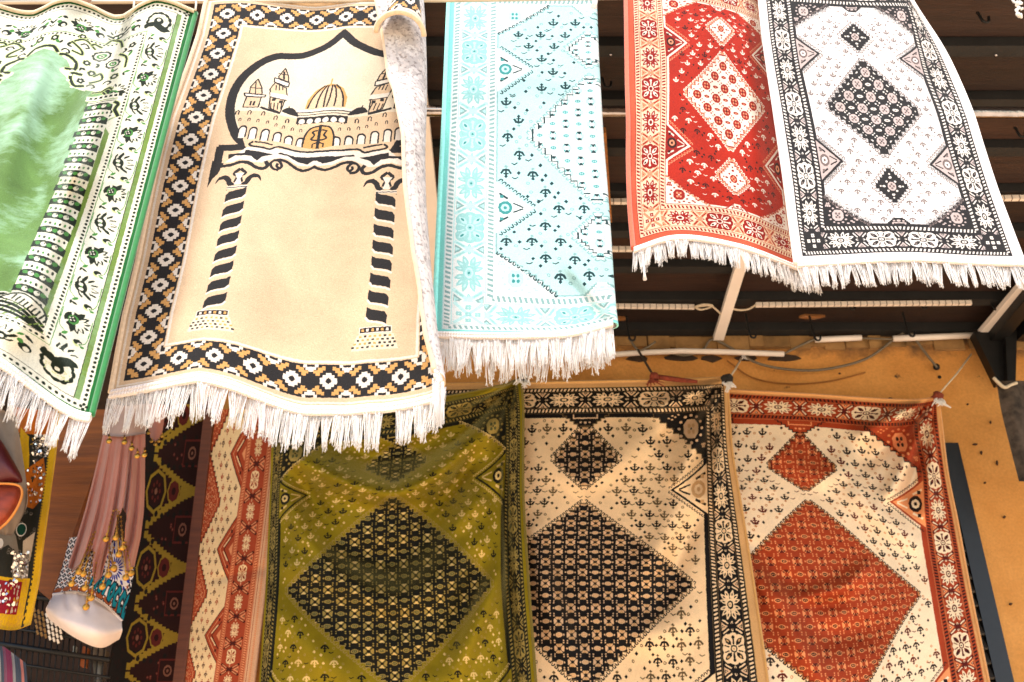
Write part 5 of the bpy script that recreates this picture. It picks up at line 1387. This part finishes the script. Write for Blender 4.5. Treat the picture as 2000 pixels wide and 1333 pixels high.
wall_rug('wall_carpet', 'cream', 'cream carpet with black diamonds, hung between the olive and rust carpets', (196, 150, 88),
    [(0, R_((812, 900, 1144, 1380, 1420), (752, 750, 746, 740, 738))), (134, R_((815, 905, 1143, 1378, 1424), (812, 811, 808, 804, 796))), (270, R_((814, 903, 1143, 1380, 1430), (897, 896, 895, 890, 880))), (428, R_((812, 900, 1140, 1382, 1446), (986, 985, 985, 984, 978))),
     (700, R_((810, 895, 1138, 1388, 1472), (1140, 1140, 1140, 1142, 1140))), (972, R_((805, 890, 1145, 1398, 1500), (1345, 1345, 1345, 1340, 1335))), (1400, R_((800, 885, 1150, 1415, 1530), (1640, 1640, 1640, 1630, 1620)))],
    4.55, [(1418, 742, 1290, 795, 16, .045), (1418, 742, 1300, 860, 16, -.04), (1418, 742, 1325, 930, 18, .05), (1418, 742, 1365, 950, 12, -.03), (1418, 742, 1395, 980, 12, .03)],
    [([(1050, 1040), (1070, 1150), (1120, 1290)], 26, .045), ([(1090, 1050), (1110, 1150), (1150, 1270)], 24, -.03), ([(1330, 960), (1290, 1060), (1240, 1140)], 30, .04), ([(1370, 1000), (1330, 1080), (1290, 1190)], 22, -.03),
     ([(1040, 850), (1120, 930), (1200, 900), (1280, 840)], 34, .03), ([(1180, 1200), (1260, 1240), (1340, 1210)], 36, .03)], .008, nap=.12, sheen=.3, sheen_tint=(1, .85, .6))
wall_rug('wall_carpet', 'olive', 'olive green velvet carpet with black diamonds and deep drape folds', (110, 96, 24),
    [(0, R_((535, 570, 790, 975, 1018), (800, 797, 786, 754, 740))), (134, R_((530, 558, 780, 985, 1022), (868, 862, 846, 802, 792))), (270, R_((528, 548, 775, 988, 1022), (942, 933, 906, 872, 862))), (428, R_((525, 545, 767, 985, 1022), (1008, 998, 972, 955, 950))),
     (700, R_((518, 540, 767, 985, 1032), (1158, 1155, 1150, 1138, 1132))), (972, R_((505, 525, 772, 1000, 1046), (1345, 1345, 1345, 1330, 1320))), (1400, R_((490, 510, 775, 1012, 1062), (1640, 1640, 1640, 1620, 1610)))],
    4.47, [(1008, 742, 870, 800, 16, .05), (1008, 742, 880, 850, 15, -.05), (1005, 750, 950, 960, 15, -.04), (985, 900, 1000, 1330, 14, -.05)],
    [([(556, 885), (631, 921), (712, 953), (770, 962), (828, 940), (889, 893), (965, 825)], 25, .085), ([(600, 845), (690, 880), (740, 893), (849, 866), (935, 805)], 24, -.06), ([(576, 1100), (665, 1132), (760, 1173), (835, 1148), (920, 1060)], 34, .065),
     ([(660, 1060), (760, 1095), (862, 1030)], 30, -.045), ([(976, 905), (925, 985), (872, 1046)], 19, .055), ([(925, 890), (880, 960), (826, 1018)], 18, -.05), ([(982, 1090), (940, 1200), (890, 1320)], 22, .055), ([(940, 1100), (900, 1200), (850, 1290)], 22, -.04),
     ([(590, 935), (615, 985), (650, 1030)], 20, -.045), ([(560, 950), (590, 1040), (640, 1090)], 18, .04), ([(540, 1180), (600, 1260), (680, 1330)], 36, .04), ([(700, 1230), (770, 1260), (840, 1240)], 30, .03)], .012,
    nap=.18, sheen=.8, sheen_tint=(1, .95, .4))
# long side rug and the dark carpet
sd = empty('wall_carpet', tuple(P(480, 830, 4.5)), 'narrow cream and rust carpet between the olive carpet and its brown turned edge', 'carpet', 'carpets hung on the ochre wall')
msd = rug_mats('side', (206, 160, 124), nap=.10, sheen=.2)
rows = [[(x, y, 4.52) for x in xs] for y, xs in ((800, (423, 490, 534, 553)), (850, (416, 485, 530, 549)), (1000, (396, 465, 514, 535)), (1160, (373, 443, 494, 517)), (1333, (349, 418, 472, 496)), (1420, (337, 405, 460, 485)))]
a, U, V = grid_px([0, .6, .9, 1], [.1, .145, .30, .48, .70, .82], rows, 50, 80, 0, 1, .1, .82)
a = ripple(a, 2, .005, 300); a = ridges(a, [(425, 1130, 520, 1110, 9, -.02)])
W3 = Pv(a[..., 0], a[..., 1], a[..., 2]); cloth('pile', W3, U, V, msd, sd); edging(sd, W3[:, -1], .006, msd[2])
dk = empty('wall_carpet', tuple(P(330, 830, 4.66)), 'dark brown carpet with yellow octagons behind the pink skirt', 'carpet', 'carpets hung on the ochre wall')
mdk = rug_mats('dark', (60, 40, 30), nap=.14, sheen=.2)
rows = [[(x, y, 4.66) for x in xs] for y, xs in ((790, (280, 345, 408)), (960, (262, 322, 385)), (1130, (240, 300, 366)), (1333, (208, 276, 346)), (1430, (195, 262, 333)))]
a, U, V = grid_px([0, .5, 1], [.02, .2, .38, .62, .74], rows, 30, 60, 0, 1, .02, .74); a = ripple(a, 8, .006, 300)
W3 = Pv(a[..., 0], a[..., 1], a[..., 2]); cloth('pile', W3, U, V, mdk, dk)
pp = [P(403, 780, 4.5), P(385, 960, 4.5), P(366, 1130, 4.5), P(346, 1333, 4.5), P(337, 1420, 4.5)]
mark(MB().bar(P(414, 780, 4.53), P(342, 1420, 4.53), .045, .05, (0, 1, 0)).build('turned_edge', wood('red_brown_edge', (92, 46, 22), .25)), 'slim red-brown bar for the turned edge of the narrow rust carpet', 'post')  # the carpet's turned edge, made up here as a wooden bar

# cords and knots holding the wall carpets
M_rope = plain('dark_twine', (60, 52, 42), .9)
def tie(p0, p1, r, mat, label):
    mark(MB().tube([tuple(p0), tuple((p0+p1)/2-np.array([0, .01, .008])), tuple(p1)], r, 6).build('tie_cord', mat, None, True), label, 'cord', 'cords tying up the wall carpets')
def knot(p, r, mats, label):
    b = MB(); q = random.Random(int(p[0]*1e4)); root = empty('corner_knot', tuple(p), label, 'knot', 'knotted carpet corners')
    MB().ball(p, r, r*.8, r*.9, 9, 6, .22, q).build('knot', mats[0], root, True)
    t = MB()
    for i in range(9): t.tube([tuple(p), tuple(p+np.array([q.uniform(-1, 1)*r*1.3, -.01, -r*q.uniform(.8, 1.4)])), tuple(p+np.array([q.uniform(-1, 1)*r*1.9, -.012, -r*q.uniform(1.5, 2.8)]))], [r*.16, r*.2, r*.1], 4)
    t.build('tassel', mats[1], root, True)
M_kn_r = plain('rust_wool_knot', (126, 52, 32), .9, var=.4, scale=60, bump=.6); M_kn_b = plain('black_wool_knot', (34, 30, 28), .9, var=.5, scale=60, bump=.6)
tie(P(1448, 700, 4.68), P(1422, 742, 4.50), .005, M_cord, 'pale cord from the bowed conduit to the black knot'); knot(P(1420, 741, 4.49), .030, (M_kn_b, M_yarn), 'black and white knot at the cream carpet corner')
tie(P(1246, 684, 4.69), P(1276, 734, 4.52), .006, M_rope, 'dark twine dropping to the rust red knot'); knot(P(1277, 736, 4.51), .024, (M_kn_r, M_kn_r), 'rust red knot on top of the cream carpet edge')
mark(MB().tube([tuple(P(x, y, 4.52)) for x, y in ((1277, 736), (1300, 739), (1330, 743), (1362, 746))], [.012, .013, .012, .008], 7).build('twisted_corner', M_kn_r, None, True), 'twisted rust red carpet edge beside the red knot', 'twist')
tie(P(1897, 692, 4.70), P(1834, 770, 4.55), .004, M_cord, 'long pale cord slanting to the rust carpet corner'); knot(P(1831, 774, 4.54), .026, (M_kn_r, M_yarn), 'red knot with a white tassel at the rust carpet corner')
knot(P(1022, 738, 4.41), .024, (M_kn_b, M_yarn), 'dark knot at the olive carpet corner, under the turquoise fringe')
knot(P(1452, 697, 4.66), .009, (M_yarn, M_yarn), 'tiny white knot on the conduit above the cream carpet')

# dark lace cloth at the right edge
M_lace = plain('dark_lace', (66, 56, 48), .9, var=.75, scale=26, bump=.4)
lc = empty('hanging_cloth', tuple(P(1970, 745, 4.45)), 'dark patterned cloth hanging at the right edge below the iron bracket', 'cloth')
rows = [[(x, y, 4.45-.03*(k % 2)) for k, x in enumerate(xs)] for y, xs in ((744, (1946, 1975, 2010, 2050)), (800, (1955, 1985, 2020, 2060)), (870, (1972, 2000, 2035, 2070)), (940, (1990, 2016, 2050, 2085)))]
a, U, V = grid_px([0, .33, .66, 1], [0, .3, .65, 1], rows, 24, 24); W3 = Pv(a[..., 0], a[..., 1], a[..., 2]); cloth('drape', W3, U, V, [M_lace]*3, lc)
MB().tube([tuple(q) for q in smooth([P(x, y, 4.42) for x, y in ((1940, 738), (1950, 748), (1962, 757), (1975, 752), (1986, 748))], 4)], .008, 6).build('tie_string', M_cord, lc, True)
# crocheted end at the top right corner
cr = MB(); q = random.Random(3)
for i in range(14): cr.ball(P(1989+q.uniform(-7, 8), 18+q.uniform(-14, 16), 2.5+q.uniform(-.01, .01)), q.uniform(.004, .008), n=6, m=4)
cr.tube([tuple(P(x, y, 2.5)) for x, y in ((1972, -10), (1980, 4), (1990, 8))], .004, 5)
mark(cr.build('crocheted_tag', M_yarn, None, True), 'white crocheted trim dangling at the top right corner', 'trim')
pk = MB(); q = random.Random(6)
pk.ball(P(158, 2, 2.14), .026, .016, .018, 9, 6, .25, q)
for dx in (-16, -4, 10): pk.tube([tuple(P(158, 2, 2.14)), tuple(P(158+dx*.7, 12, 2.135)), tuple(P(156+dx*.5, 22, 2.14))], [.008, .007, .003], 6)
mark(pk.build('cloth_knot', plain('dusty_pink_rag', (176, 140, 122), .9, var=.3, scale=60), None, True), 'dusty pink rag knotted round the rail over the green rug', 'rag')
for (x, y0, y1, l) in ((262, -2, 16, 'pale string holding up the green rug, nearest its middle'), (383, -2, 20, 'pale string at the right corner of the green rug')):
    mark(MB().tube([tuple(P(x, y0, 2.16)), tuple(P(x, (y0+y1)/2, 2.10)), tuple(P(x-1, y1, 2.0))], .003, 5).build('hanging_string', M_cord, None, True), l, 'string')
mark(MB().tube([tuple(P(x, y, 2.06)) for x, y in ((304, 232), (306, 246), (312, 264), (318, 262), (320, 244), (322, 228))], .0035, 6).build('wire_hook', M_iron, None, True), 'bent wire hook in the gap between the green and tan rugs', 'hook')

# ----------------------------------------------------------------------------
# wares in the lower left corner
# ----------------------------------------------------------------------------
bd = prism(MB(), [(112, 800), (232, 800), (206, 860), (98, 1172), (72, 1150)], 4.25, .05)
mark(bd.build('wooden_board', wood('orange_brown_board', (134, 74, 22), .3)), 'orange brown wooden board leaning between the patchwork and the pink skirt', 'board')
# pink skirt with coins
M_pink = plain('dusty_pink_chiffon', (176, 112, 94), .8, var=.10, scale=8, sheen=.3)
M_band = plain('greyish_pink_band', (172, 144, 132), .85, var=.1)
sk = empty('pink_skirt', tuple(P(240, 830, 4.1)), 'dusty pink dance skirt with gold coins hanging over a printed bag', 'skirt')
u = np.linspace(0, 1, 91); nv = 40; A = np.zeros((nv+1, 91, 3))
hem = np.interp(u, [0, .1, .2, .3, .36, .45, .52, .57, .64, .72, .8, .9, 1], [1108, 1114, 1096, 1068, 1100, 1142, 1130, 1010, 990, 1008, 1085, 1118, 1105])
for i in range(nv+1):
    t = i/nv; y = 846+(hem-846)*t
    xl = np.interp(y, [828, 850, 900, 950, 1000, 1050, 1110, 1150], [206, 201, 190, 178, 165, 150, 131, 120]); xr = np.interp(y, [828, 850, 950, 1000, 1050, 1110], [284, 284, 283, 281, 275, 262])
    A[i, :, 0] = xl+(xr-xl)*u; A[i, :, 1] = y
    A[i, :, 2] = 4.12-.13*np.sin(np.pi*u)**.8*(.6+.4*t)-(.006+.018*t)*np.sin(u*34+1.2*np.sin(u*9)+t*.8)-.010*t*np.sin(u*71)
U, V = np.meshgrid(u, np.linspace(0, 1, nv+1)); W3 = Pv(A[..., 0], A[..., 1], A[..., 2]); cloth('pleated_cloth', W3, U, V, [M_pink]*3, sk, .003)
rows = [[(x, y+3*math.sin(k), 4.12-.11*math.sin(math.pi*k/4)) for k, x in enumerate(np.linspace(xa, xb, 5))] for y, xa, xb in ((790, 222, 290), (826, 208, 285), (850, 200, 285))]
a, U, V = grid_px([0, .25, .5, .75, 1], [0, .6, 1], rows, 24, 8); W3 = Pv(a[..., 0], a[..., 1], a[..., 2]-.006); cloth('waistband', W3, U, V, [M_band]*3, sk, .004)
def coin(root, px, py, D, r=.012):
    p = P(px, py, D); b = MB().ball(p, r, r*.5, r, 9, 6); b.ball(p+np.array([0, 0, r*1.5]), r*.4, n=6, m=4); b.build('coin', M_gold, root, True)
for (x, y) in ((213, 862), (243, 864), (257, 876), (268, 891), (282, 889)):
    coin(sk, x, y, 3.96); p, q_ = P(x, y-14, 3.98), P(x, y-4, 3.965); MB().tube([tuple(p), tuple(q_)], .003, 5).build('coin_link', M_gold, sk, True)
for (x0, y0, x, y) in ((222, 998, 207, 1053), (228, 996, 232, 1083), (232, 1000, 226, 1050), (182, 1044, 154, 1117), (186, 1040, 163, 1121), (176, 1060, 140, 1140), (214, 1062, 212, 1123), (222, 1070, 200, 1146), (184, 1080, 166, 1148), (188, 1100, 178, 1168), (176, 1120, 168, 1186), (240, 1040, 246, 1128), (246, 1060, 256, 1120), (218, 1090, 222, 1110), (236, 1010, 240, 1070)):
    coin(sk, x, y, 3.93, .0135); b = MB(); n = 7
    for i in range(n):
        t = i/n; b.ball(P(x0+(x-x0)*t, y0+(y-y0)*t, 3.965-.03*t), .0045, n=6, m=4)
    b.tube([tuple(P(x0, y0, 3.95)), tuple(P(x, y, 3.885))], .0016, 4); b.build('bead_string', M_gold, sk, True)
# printed bag
bgx = empty('printed_bag', tuple(P(180, 1080, 4.170)), 'cloth bag with mosaic print, teal lettering and a turned-up white base', 'bag')
rows = [[(136, 1050, 4.180), (180, 1046, 4.080), (225, 1048, 4.070), (268, 1056, 4.160)], [(120, 1112, 4.170), (165, 1108, 4.060), (212, 1116, 4.040), (260, 1128, 4.140)], [(104, 1160, 4.160), (150, 1155, 4.050), (196, 1172, 4.020), (241, 1212, 4.120)]]
a, U, V = grid_px([0, .33, .67, 1], [0, .34, .64], rows, 40, 40, 0, 1, 0, .64); W3 = Pv(a[..., 0], a[..., 1], a[..., 2])
mb = [woven('bag_print', 'bag', nap=.08, sheen=.1), plain('bag_lining', (210, 198, 190), .9), plain('bag_hem', (222, 210, 206), .9)]
cloth('printed_panel', W3, U, V, mb, bgx, .004)
rows = [[(104, 1162, 4.140), (150, 1158, 4.090), (196, 1176, 4.070), (238, 1214, 4.110)], [(95, 1178, 4.080), (140, 1184, 4.030), (190, 1206, 4.005), (238, 1222, 4.090)], [(90, 1196, 4.090), (140, 1232, 4.020), (190, 1250, 4.005), (238, 1236, 4.100)], [(98, 1212, 4.180), (146, 1246, 4.140), (196, 1266, 4.120), (232, 1250, 4.180)], [(112, 1206, 4.320), (150, 1232, 4.320), (190, 1244, 4.320), (228, 1240, 4.320)]]
a, U, V = grid_px([0, .33, .67, 1], [0, .25, .6, .8, 1], rows, 40, 36); a = ridges(a, [(128, 1160, 132, 1182, 6, -.02), (150, 1160, 152, 1184, 6, .012), (172, 1164, 172, 1192, 7, -.02), (120, 1210, 220, 1240, 14, .008)])
W3 = Pv(a[..., 0], a[..., 1], a[..., 2]); mw_ = plain('white_canvas', (228, 212, 206), .9, var=.05, bump=.2, bscale=300); cloth('white_base', W3, U, V, [mw_]*3, bgx, .004); edging(bgx, W3[0], .006, mb[2], 'hem')
# scrap of a second pink garment
ps = empty('pink_scarf', tuple(P(305, 810, 4.3)), 'scrap of pink fabric with gold tassels beside the dark carpet', 'scarf')
rows = [[(288, 790, 4.3), (306, 790, 4.27), (324, 792, 4.3)], [(290, 835, 4.3), (305, 838, 4.27), (319, 832, 4.3)], [(294, 856, 4.3), (304, 862, 4.27), (316, 850, 4.3)]]
a, U, V = grid_px([0, .5, 1], [0, .6, 1], rows, 12, 12); W3 = Pv(a[..., 0], a[..., 1], a[..., 2]); cloth('cloth', W3, U, V, [M_pink]*3, ps, .003)
for (x, y) in ((290, 846), (296, 862), (303, 868), (310, 862), (316, 852)): coin(ps, x, y, 4.24, .008)
# patchwork hanging
pw = empty('patchwork_hanging', tuple(P(60, 820, 3.95)), 'sequinned patchwork hanging with a yellow trim at the lower left', 'wall hanging')
mpw = [woven('patchwork', 'patch', nap=.2, sheen=.15), plain('patchwork_back', (60, 50, 40), .9), plain('yellow_trim_edge', (206, 158, 18), .8)]
yy = [800, 848, 892, 985, 1033, 1080, 1135, 1228]; vv = np.array([0, 80, 230, 460, 590, 690, 800, 900])/900; xr = [122, 113, 107, 95, 88, 82, 75, 58]
rows = [[(x-93, y-6, 3.97), (x-60, y, 3.94), (x-28, y+2, 3.97), (x, y+(2 if y < 1200 else -8), 3.95)] for x, y in zip(xr, yy)]
a, U, V = grid_px([0, .35, .7, 1], vv, rows, 40, 80); a = ripple(a, 4, .006, 120); W3 = Pv(a[..., 0], a[..., 1], a[..., 2]); cloth('patchwork', W3, U, V, mpw, pw, .005)
M_seq = plain('silver_sequin', (232, 224, 214), .18, 1, var=.05)
sq = MB(); q = random.Random(9)
for (u0, u1, v0, v1, n) in ((.52, .86, .09, .25, 46), (.5, .84, .29, .5, 26), (.42, .74, .77, .88, 60), (.1, .64, .89, .96, 22), (.05, .3, .5, .62, 6)):
    for _ in range(n):
        i = int((v0+(v1-v0)*q.random())*80); j = int((u0+(u1-u0)*q.random())*40); p = Vector(W3[i, j])+Vector((q.uniform(-.008, .008), -.005, q.uniform(-.008, .008)))
        nrm = Vector((q.uniform(-.5, .5), -1, q.uniform(-.9, .3))).normalized(); s1 = nrm.orthogonal().normalized(); s2 = nrm.cross(s1); r = q.uniform(.004, .0075)
        sq.add([tuple(p+(s1*math.cos(k*1.047)+s2*math.sin(k*1.047))*r) for k in range(6)], [(0, 1, 2, 3, 4, 5)])
mark(sq.build('sequins', M_seq, pw), kind='stuff')
# maroon cushion cover and the grey cloth behind it
gc = empty('grey_cloth', tuple(P(20, 850, 3.9)), 'plain grey cloth hanging behind the maroon cushion', 'cloth')
rows = [[(-40, 796, 3.86), (-5, 798, 3.84), (30, 812, 3.86)], [(-40, 880, 3.84), (5, 885, 3.82), (44, 890, 3.86)], [(-40, 960, 3.84), (10, 968, 3.82), (52, 985, 3.86)], [(-40, 1030, 3.86), (0, 1044, 3.85), (24, 1046, 3.88)]]
a, U, V = grid_px([0, .5, 1], [0, .35, .7, 1], rows, 24, 30); a = ripple(a, 6, .01, 60); W3 = Pv(a[..., 0], a[..., 1], a[..., 2]); cloth('drape', W3, U, V, [plain('grey_cotton', (142, 124, 106), .9, var=.12)]*3, gc, .004)
cu = empty('cushion_cover', tuple(P(0, 940, 3.75)), 'maroon and orange leather cushion with orange piping at the left edge', 'cushion')
def puff(outline, D, depth, mat, name, parent):
    o = np.array(outline, float); c = o.mean(0); V = []; F = []; n = len(o); R = 5
    for k in range(R+1):
        s = 1-k/R; b = depth*math.sqrt(max(0, 1-s*s)); V += [tuple(P(*(c+(p-c)*s), D-b)) for p in o]
    V += [tuple(P(*p, D+.03)) for p in o]
    for k in range(R):
        for i in range(n): F.append((k*n+i, k*n+(i+1) % n, (k+1)*n+(i+1) % n, (k+1)*n+i))
    F.append(tuple((R+1)*n+i for i in range(n))); F += [((R+1)*n+i, (R+1)*n+(i+1) % n, (i+1) % n, i) for i in range(n)]
    return obj(name, V, F, mat, parent, True)
puff(smooth([(-60, 800), (-8, 848), (20, 890), (44, 938), (20, 944), (-60, 946)], 4, True), 3.76, .05, plain('maroon_leather', (84, 22, 22), .45, var=.3, scale=14, bump=.2), 'upper_panel', cu)
puff(smooth([(-60, 950), (20, 948), (40, 952), (41, 972), (26, 1002), (2, 1028), (-60, 1060)], 4, True), 3.76, .05, plain('rust_leather', (150, 58, 30), .5, var=.4, scale=10, bump=.2, stretch=(1, 1, 3)), 'lower_panel', cu)
MB().tube([tuple(q) for q in smooth([P(x, y, 3.725) for x, y in ((-60, 945), (-10, 945), (25, 946), (41, 953), (42, 972), (28, 1002), (3, 1030), (-50, 1062))], 4)], .0045, 6).build('piping', plain('orange_cord', (222, 140, 60), .7), cu, True)
# wire rack, striped cloth
rk = empty('wire_rack', tuple(P(110, 1200, 4.3)), 'black wire rack with painted pale glints under the printed bag', 'rack')
for j in range(7): MB().tube([tuple(P(-40, 1150+j*34, 4.3)), tuple(P(215, 1188+j*34, 4.3))], .006 if j % 3 else .011, 6).build('rail', M_iron, rk, True)
for i in range(22):
    x = -30+i*11.5; MB().tube([tuple(P(x, 1150+(x+40)*.15, 4.31)), tuple(P(x-20, 1400, 4.31))], .0035, 5).build('wire', M_iron, rk, True)
M_glint = plain('pale_glint', (236, 226, 210), .5, var=.1); M_ocr = plain('gold_glint', (150, 104, 48), .4, .6, var=.3)  # reflections on the wire mesh, painted as small white and gold bars
for i in range(7):
    for j in range(5):
        x, y = 66+i*8+j*1.5, 1188+j*11+i*3.4
        if x < 120: MB().bar(P(x, y, 4.28), P(x+2.6, y+8, 4.28), .008, .004, (0, 1, 0)).build('mark', M_glint if x > 88 else M_ocr, rk)
prism(MB(), [(180, 1262), (208, 1270), (196, 1340), (184, 1340)], 4.34, .04).build('metal_upright', plain('dull_steel', (120, 112, 102), .35, .8), rk)
prism(MB(), [(162, 1262), (172, 1266), (166, 1302), (156, 1300)], 4.33, .03).build('orange_label', plain('orange_card', (170, 92, 44), .6), rk)
prism(MB(), [(143, 1262), (148, 1262), (146, 1276), (142, 1276)], 4.33, .02).build('glass_tip', plain('pale_blue_glass', (186, 208, 214), .2), rk)
sc_ = empty('striped_cloth', tuple(P(20, 1280, 4.0)), 'striped cloth in purple, yellow and grey at the bottom left corner', 'cloth')
stripes = [plain('stripe_%s' % n, c, .9, var=.1) for n, c in (('mauve', (116, 66, 84)), ('grey', (134, 128, 124)), ('yellow', (206, 160, 78)), ('slate', (60, 66, 76)), ('plum', (120, 40, 70)), ('rose', (176, 104, 90)))]
edges = np.linspace(-30, 50, 15)
for i in range(14):
    xa, xb = edges[i], edges[i+1]
    f = lambda x: 1262+max(0, x-6)*.75
    rows = [[(xa, f(xa), 4.02), (xb, f(xb), 4.02)], [(xa+2, f(xa)+18, 3.99), (xb+2, f(xb)+18, 3.99)], [(xa+4, 1420, 3.99), (xb+4, 1420, 3.99)]]
    a, U, V = grid_px([0, 1], [0, .15, 1], rows, 3, 10); W3 = Pv(a[..., 0], a[..., 1], a[..., 2]); cloth('stripe', W3, U, V, [stripes[[0, 1, 2, 2, 1, 3, 0, 4, 4, 1, 3, 3, 5, 3][i]]]*3, sc_, .004)
